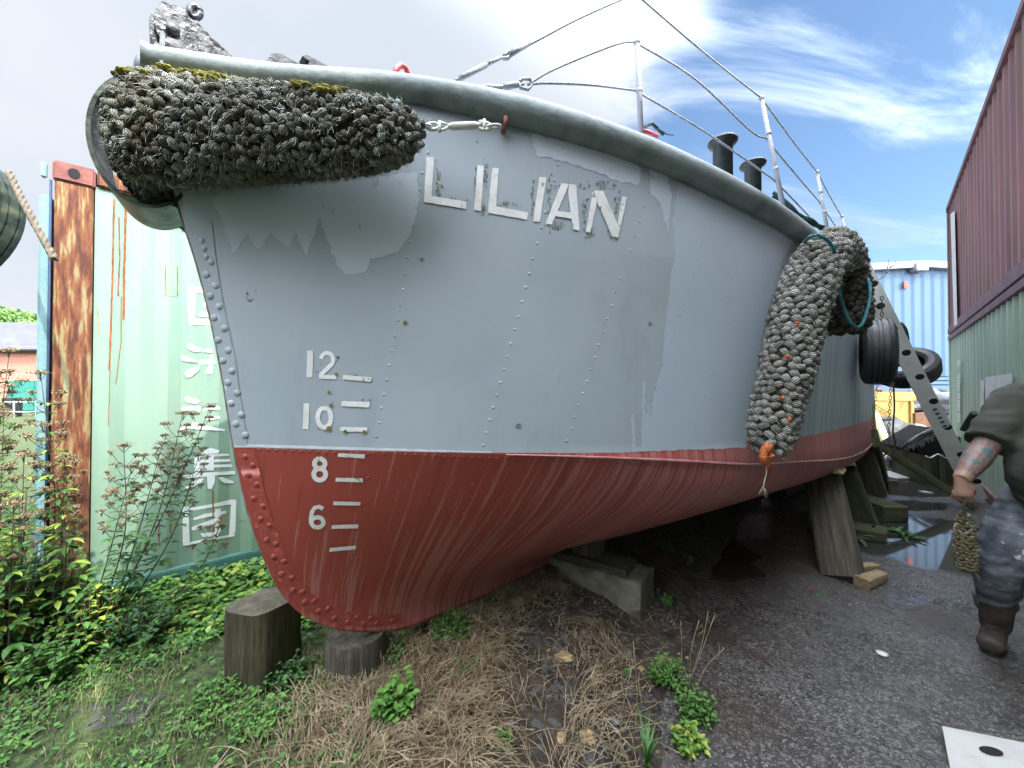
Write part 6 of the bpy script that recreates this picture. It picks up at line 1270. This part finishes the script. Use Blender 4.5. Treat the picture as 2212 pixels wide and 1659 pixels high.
A = [((205, 2.05), (455, 880), 2.10, 'long weed stem leaning right with flower heads against the bow edge', 14),
     ((215, 2.08), (395, 895), 2.06, 'weed stem with flower heads just left of the longest leaning one', 12),
     ((225, 2.1), (350, 960), 2.08, 'thin leaning weed with a flower head halfway across the container', 11),
     ((200, 2.1), (268, 965), 2.02, 'weed with two brownish flower heads beside the rusty post', 11),
     ((240, 2.12), (430, 985), 2.18, 'leafy weed under the longest stem in front of the lowest characters', 12),
     ((175, 2.0), (285, 1010), 2.0, 'shorter flowering weed close to the foot of the rusty post', 10),
     ((40, 1.95), (20, 760), 1.95, 'tall weed with broad beige flower heads at the left edge', 14),
     ((70, 1.9), (88, 808), 1.9, 'tall flowering weed just left of the rusty post', 13),
     ((10, 1.85), (8, 900), 1.85, 'flowering weed low at the left edge', 11),
     ((110, 1.85), (95, 920), 1.85, 'flowering weed before the container door', 11),
     ((60, 1.8), (52, 985), 1.8, 'bushy flowering weed at the left in front of the taller ones', 10),
     ((140, 1.9), (140, 990), 1.88, 'flowering weed in front of the rusty post', 10),
     ((20, 1.7), (30, 1090), 1.7, 'low weed with wide beige head at the far left', 9),
     ((330, 2.25), (478, 1130), 2.3, 'small weed by the bottom rail of the green container', 8),
     ((-20, 1.9), (-20, 820), 1.9, 'flowering weed cut by the left edge of the photo', 12)]
for (bx_, Yb), (tx, ty), Yt, lb, nn in A:
    b_ = P(bx_, 1300, Yb); b_.z = ez(b_.x, b_.y); agrimony(b_, P(tx, ty, Yt), lb, nodes=int(nn * 1.5), dens=3, mats=('leafdark', 'leaf') if tx > 200 else ('leafyel', 'leaf'), Ls=.07 if tx > 200 else .085, fl=1.3 if tx > 200 else 2.2)
# leafy bushy weeds on the left, without flowers
def bush(name, c, r, h, n, Ls, mats, label, cat='weed', group=None, up_=.5, wr=.32):
    t = empty(name, c, label, cat, group); lm = MB(); sm_ = MB()
    for k_ in range(n):
        a_ = rx.uniform(0, 6.283); rr_ = r * math.sqrt(rx.random()); topp = c + Vector((math.cos(a_) * rr_, math.sin(a_) * rr_, h * rx.uniform(.5, 1.05) * (1 - .4 * (rr_ / r) ** 2))); b_ = c + Vector((math.cos(a_) * rr_ * .4, math.sin(a_) * rr_ * .4, 0))
        sm_.tube([b_, (b_ + topp) / 2 + Vector((0, 0, h * .05)), topp], .0015, 3)
        for j in range(7):
            u = .3 + .7 * j / 6; p = b_.lerp(topp, u); leaf(lm, p, Vector((rx.uniform(-1, 1), rx.uniform(-1, 1), rx.uniform(-.4, .5))), UP, Ls * rx.uniform(.6, 1.2), Ls * wr * rx.uniform(.7, 1.1), rx.choice((0, 1)))
    sm_.build('stem', 'stem', t); lm.build('leaves', list(mats), t); return t
for i, (x, Y, r, h, n, Ls, lb) in enumerate([(30, 1.95, .20, .85, 70, .075, 'tall mass of dark pointed leaves at the left edge'), (120, 1.92, .16, .55, 60, .07, 'dark leafy weed in front of the foot of the rusty post'), (200, 1.95, .15, .38, 60, .06, 'low dark leafy weed right of the rusty post foot'), (30, 1.82, .16, .40, 60, .06, 'dense dark green weed low at the left'), (110, 1.78, .14, .25, 50, .05, 'low rounded weed in front of the dark leafy ones'), (-30, 1.75, .2, .7, 60, .08, 'leafy weed reaching in from the left edge'), (290, 2.0, .16, .25, 50, .05, 'low leafy weed against the container bottom rail')]):
    b_ = P(x, 1300, Y); b_.z = ez(b_.x, b_.y); bush('leafy_weed', b_, r, h, int(n * 1.7), Ls * .72, (('leafdark', 'leaf'), ('leaf', 'leafbright'), ('leaf', 'leafyel'))[i % 3], lb, group='leafy weeds at the left')
for (x, y, r, h, n, Ls, mats, lb) in [
    (848, 1590, .085, .20, 34, .038, ('leafbright', 'leafbright'), 'bright green lobed weed in the straw at the bottom'),
    (972, 1400, .12, .13, 120, .018, ('leaf', 'leafbright'), 'small leaved green weed in the straw just under the bow'),
    (905, 1385, .07, .12, 60, .016, ('leaf', 'leafdark'), 'tiny leaved weed right by the round block'),
    (1440, 1440, .11, .14, 80, .019, ('leaf', 'leafbright'), 'spreading small leaved weed at the edge of the asphalt'),
    (1505, 1500, .09, .16, 70, .021, ('leaf', 'leafbright'), 'second small leaved weed touching the asphalt, in front of the other'),
    (1490, 1560, .07, .12, 50, .03, ('leafyel', 'leafbright'), 'low yellow green weed at the foot of the weeds on the asphalt edge'),
    (620, 1500, .10, .12, 60, .024, ('leafdark', 'leaf'), 'small dark weed against the right foot of the timber stump'),
    (470, 1560, .17, .08, 110, .02, ('leafbright', 'leaf'), 'mat of bright small leaves in front of the timber stump'),
    (560, 1600, .12, .07, 80, .02, ('leafbright', 'leaf'), 'mat of small green leaves right of the bright one at the bottom'),
    (1440, 1195, .05, .20, 8, .035, ('leaf', 'leaf'), 'thin upright weed in the dark under the hull'),
    (1488, 1200, .04, .05, 8, .03, ('leafbright', 'leaf'), 'tiny bright weed in the dark under the hull'),
    (1440, 1290, .04, .07, 9, .032, ('leafbright', 'leaf'), 'tiny green weed beside the concrete beam end'),
    (1352, 1440, .03, .05, 8, .02, ('leafbright', 'leaf'), 'tiny weed among the stones'),
    (1085, 1615, .035, .06, 10, .03, ('leafbright', 'leaf'), 'tiny pale weed in the straw at the bottom'),
    (1775, 1258, .03, .05, 6, .03, ('leafbright', 'leaf'), 'tiny weed at the foot of the thick prop')]:
    c = G(x, y, .10); c.z = ez(c.x, c.y); bush('small_weed', c, r, h, n, Ls, mats, lb, group='small weeds on the ground', wr=.4)
# bladed plant
def blades(name, c, n, L_, w, mat, label, spread=.8):
    mb = MB()
    for k_ in range(n):
        a_ = rx.uniform(0, 6.283); o_ = Vector((math.cos(a_), math.sin(a_), 0)); LL = L_ * rx.uniform(.6, 1.1); sp_ = spread * rx.uniform(.3, 1.1); s_ = o_.cross(UP); pts = [c + o_ * LL * sp_ * u * u + UP * LL * (u - .45 * sp_ * u * u) for u in [i / 6 for i in range(7)]]; vs = []
        for i, p in enumerate(pts): ww = w * (1 - (i / 6) ** 2) + .0005; vs += [p - s_ * ww, p + s_ * ww]
        mb.add(vs, [(2*i, 2*i+1, 2*i+3, 2*i+2) for i in range(6)])
    o = mb.build(name, mat, loc=c); tag(o, label, 'weed'); return o
c = G(1398, 1640, .06); blades('strap_leaf_plant', Vector((c.x, c.y, ez(c.x, c.y))), 18, .20, .006, 'leaf', 'green plant of long strap leaves at the bottom by the asphalt')
c = G(1000, 1500, .1); blades('grass_tuft', Vector((c.x, c.y, ez(c.x, c.y))), 9, .14, .003, 'grass', 'narrow green grass tuft in the straw')
c = G(495, 1440, .12); blades('grass_tuft', Vector((c.x, c.y, ez(c.x, c.y))), 14, .20, .003, 'grass', 'grass tuft beside the left side of the timber stump')
# leafy cut branch lying in the puddle
br = empty('cut_branch', G(1880, 1160, .03), 'leafy green branch lying in the puddle by the props', 'branch'); mb = MB(); pp = curve([G(1845, 1165, .05), P(1880, 1150, 3.95), P(1930, 1150, 3.9), P(1990, 1172, 3.85)], 24); mb.tube(pp, .006, 5); mb.build('stem', 'stem', br); mb = MB()
for i in range(2, 24):
    for j in range(2): leaf(mb, pp[i], Vector((rx.uniform(-.3, 1), rx.uniform(-1, .5), rx.uniform(-.3, .7))), UP, rx.uniform(.08, .14), .022, rx.choice((0, 1)))
mb.build('leaves', ['leaf', 'leafdark'], br)
# stones
def stone(x, y, r, mat, label, sc=(1, 1, .7)):
    c = G(x, y, .08); c.z = ez(c.x, c.y) + r * .25; mb = MB(); mb.blob(c, r, seed=x * .1, rough=.35, sub=3, sc=sc); o = mb.build('loose_stone', mat, loc=c); tag(o, label, 'stone', 'loose stones on the earth')
for a_ in [(1218, 1438, .036, 'sandstone', 'largest flat ochre stone in the middle of the earth', (1.3, .9, .5)), (1270, 1590, .028, 'sandstone', 'ochre and white broken stone near the bottom', (1, 1, .8)), (1213, 1590, .020, 'sandstone', 'small ochre stone left of the broken ochre and white one', (1, 1, .8)), (1436, 1402, .024, 'sandstone', 'ochre stone near the concrete beam end', (1.2, .9, .7)), (1385, 1425, .014, 'sandstone', 'small ochre stone nearest the small weeds', (1.2, 1, .7)),
           (1325, 1540, .022, 'stone', 'blue grey angular stone on the dark soil', (1, 1, .8)), (1066, 1625, .017, 'stone', 'grey stone at the bottom, left of the other grey one', (1, 1, .8)), (1096, 1645, .015, 'stone', 'grey stone at the very bottom of the earth', (1, 1, .8)), (1292, 1450, .012, 'stone', 'small grey stone beside the largest ochre stone', (1, 1, .8)), (1385, 1640, .014, 'stone', 'grey stone under the strap leaf plant', (1, 1, .8)), (1000, 1540, .010, 'board', 'little white chip in the straw', (1.5, 1, .4))]: stone(*a_)
mb = MB()
for k_ in range(1100):
    X = rx.uniform(-.3, 1.1); Y = rx.uniform(1.3, 3.3); 
    if xb(Y) - X < -.15 + rx.random() * .1 or X < -.3 + rx.random() * .5: continue
    r_ = rx.uniform(.003, .010); z = max(ez(X, Y), 0); c = Vector((X, Y, z + r_ * .3)); a_ = Vector((rx.uniform(-1, 1), rx.uniform(-1, 1), rx.uniform(-1, 1))).normalized(); rot = basis(a_, a_.orthogonal()); mb.box(c, (r_ * 2, r_ * 1.5, r_ * 1.2), rot, mi=(1 if rx.random() < .05 else 0), bev=0)
M['gravelmat'] = pm('mixed gravel', [(0.3, (0.035, 0.032, 0.03)), (0.5, (0.075, 0.07, 0.065)), (0.7, (0.15, 0.145, 0.14))], 14, rough=.85, bump=.3)
o = mb.build('gravel', ['gravelmat', 'sandstone'], loc=(0, 2, 0)); tag(o, kind='stuff', label='loose gravel chips on the dark soil', cat='gravel')
# straw, grass, ground leaves
def strand(mb, c, d, L_, w, lift, mi=0, n=4):
    s_ = Vector((-d.y, d.x, 0)).normalized() * w; vs = []; k_ = rx.uniform(-.6, .6); side_ = Vector((-d.y, d.x, 0))
    for i in range(n + 1):
        u = i / n; p = c + d * L_ * u + side_ * k_ * L_ * u * u * .5 + UP * (4 * lift * u * (1 - u) + lift * u * rx.uniform(.0, 1)); vs += [p - s_, p + s_]
    mb.add(vs, [(2*i, 2*i+1, 2*i+3, 2*i+2) for i in range(n)], mi)
mb = MB(); nn = 0
stc = [(-.55, 1.75, .32), (-.35, 2.1, .33), (-.30, 1.6, .32), (-.75, 1.45, .28), (.0, 2.45, .22), (-.15, 1.9, .28), (-.1, 1.5, .3), (.18, 2.6, .16), (-.45, 1.4, .3), (.35, 1.65, .4), (.5, 2.1, .4)]
for k_ in range(6800):
    cx_, cy_, r_ = rx.choice(stc); X = rx.gauss(cx_, r_ * .55); Y = rx.gauss(cy_, r_ * .55)
    if Y < 1.05 or xb(Y) - X < .1: continue
    if nz((X, Y, 0), 4, 3) < .0 and rx.random() < .8: continue
    a_ = rx.gauss(2.2 if nz((X, Y, 0), 2, 8) > 0 else .5, .9); L_ = rx.uniform(.05, .19); c = Vector((X, Y, ez(X, Y) + rx.uniform(.002, .035)))
    strand(mb, c, Vector((math.cos(a_), math.sin(a_), 0)), L_, rx.uniform(.0008, .0019), rx.uniform(.002, .03), 0)
for k_ in range(500):                                      # standing dead stalks
    cx_, cy_, r_ = rx.choice(stc[:8]); X = rx.gauss(cx_, r_ * .5); Y = rx.gauss(cy_, r_ * .5)
    if Y < 1.2: continue
    c = Vector((X, Y, ez(X, Y))); e = c + Vector((rx.uniform(-.08, .08), rx.uniform(-.08, .08), rx.uniform(.05, .14))); mb.tube([c, (c + e) / 2 + Vector((rx.uniform(-.01, .01), 0, .01)), e], .0011, 3)
o = mb.build('dry_straw', 'straw', loc=(-.2, 1.9, 0)); tag(o, kind='stuff', label='dry flattened straw under the bow', cat='straw')
mb = MB()
for (x, y, tx, ty, YY) in [(1485, 1490, 1530, 1320, 1.95), (1490, 1500, 1510, 1340, 1.93), (1480, 1510, 1545, 1325, 1.9), (1500, 1520, 1565, 1400, 1.9), (1460, 1500, 1470, 1340, 1.93), (1340, 1660, 1365, 1440, 1.5), (1365, 1440, 1368, 1385, 1.55), (1140, 1500, 1020, 1330, 2.0), (1240, 1380, 1330, 1350, 2.3), (1300, 1560, 1180, 1500, 1.75)]:
    c = P(x, y, YY); c.z = max(ez(c.x, c.y), .0); e = P(tx, ty, YY + .03); mb.tube(curve([c, (c + e) / 2 + Vector((rx.uniform(-.02, .02), 0, rx.uniform(0, .02))), e], 10), .0018, 4)
    for q in range(3): s0 = c.lerp(e, rx.uniform(.5, .95)); mb.tube([s0, s0 + Vector((rx.uniform(-.04, .04), rx.uniform(-.02, .02), rx.uniform(.0, .05)))], .0009, 3)
o = mb.build('dead_stalks', 'straw', loc=(.7, 1.9, 0)); tag(o, kind='stuff', label='dead brown stalks among the weeds at the asphalt edge', cat='stalks')
mb = MB()
for k_ in range(22000):
    X = rx.uniform(-3.2, -.35); Y = rx.uniform(1.0, 3.0)
    if X > -.8 and rx.random() < .75: continue
    if abs(X / Y) > 1.45: continue
    if nz((X, Y, 0), 3.5, 4) < -.05 and rx.random() < .8: continue
    c = Vector((X, Y, ez(X, Y))); a_ = rx.uniform(0, 6.283); L_ = rx.uniform(.025, .08); o_ = Vector((math.cos(a_), math.sin(a_), 0)); w_ = Vector((-o_.y, o_.x, 0)) * rx.uniform(.0008, .0016); m_ = c + UP * L_ * .6 + o_ * L_ * .2; e = c + UP * L_ * .8 + o_ * L_ * .7
    mb.add([c - w_, c + w_, m_ + w_, m_ - w_, e], [(0, 1, 2, 3), (3, 2, 4)], rx.choice((0, 0, 1)))
o = mb.build('grass', ['grass', 'straw'], loc=(-1.5, 1.8, 0)); tag(o, kind='stuff', label='thin rough grass', cat='grass')
mb = MB()
for k_ in range(42000):
    X = rx.uniform(-3.4, .1); Y = rx.uniform(1.0, 3.6); v = nz((X, Y, 0), 2.6, 6) + .5 * nz((X, Y, 0), 8, 7)
    far = smooth(1.9, 2.3, Y + (X + 1.5) * -.35)              # thicker along the foot of the container
    if abs(X / Y) > 1.45 or (v < .10 - 1.0 * far and rx.random() < .90): continue
    if X > -.55 and (Y < 2.3 or X > -.2): continue
    rel = Vector((X, Y, 0)) - gp
    if rel.dot(gn) < .03 and rel.dot(gd) > -.1: continue
    s_ = rx.uniform(.006, .015) * (1 + 1.0 * far); c = Vector((X, Y, ez(X, Y) + rx.uniform(.005, .03) + far * rx.random() ** 2 * .06)); leaf(mb, c, Vector((rx.uniform(-1, 1), rx.uniform(-1, 1), rx.uniform(-.2, .6))), UP, s_ * 1.8, s_ * .75, rx.choice((0, 0, 1, 2) if far < .5 else (0, 1, 1, 3)))
o = mb.build('ground_cover', ['leaf', 'leafbright', 'leafdark', 'leafyel'], loc=(-1.5, 1.8, 0)); tag(o, kind='stuff', label='low leafy ground cover', cat='ground cover')
M['slabmat'] = pm('dirty slab', [(0.3, (0.035, 0.034, 0.028)), (0.7, (0.085, 0.08, 0.07))], 8, rough=.95, bump=.5)
# flat grey slab half buried in the turf
c = G(220, 1570, .12); timber('flat_slab', Vector((c.x - .14, c.y - .02, .148)), Vector((c.x + .17, c.y + .05, .152)), .15, .03, 'slabmat', 'flat grey slab half sunk in the grass at bottom left', 'slab', bev=.008)
mb = MB(); mb.tube([G(1755, 1272, .01) + Vector((.035 * math.cos(q), .03 * math.sin(q), 0)) for q in [i * 6.283 / 16 for i in range(17)]], .004, 6); o = mb.build('rusty_ring', 'brown', loc=G(1755, 1272)); tag(o, 'small rusty ring on the asphalt at the foot of the thick prop', 'ring')
for x, y, lb in ((1905, 1411, 'small scrap of foil lying in the middle of the asphalt'), (2000, 1063, 'round metal lid lying on the wet asphalt beyond the puddle')):
    c = G(x, y, .006); mb = MB(); mb.lathe(c, UP, [(0, .07 if y < 1100 else .03), (.004, .075 if y < 1100 else .02)], 14); o = mb.build('metal_scrap', 'alu', loc=c); tag(o, lb, 'scrap')
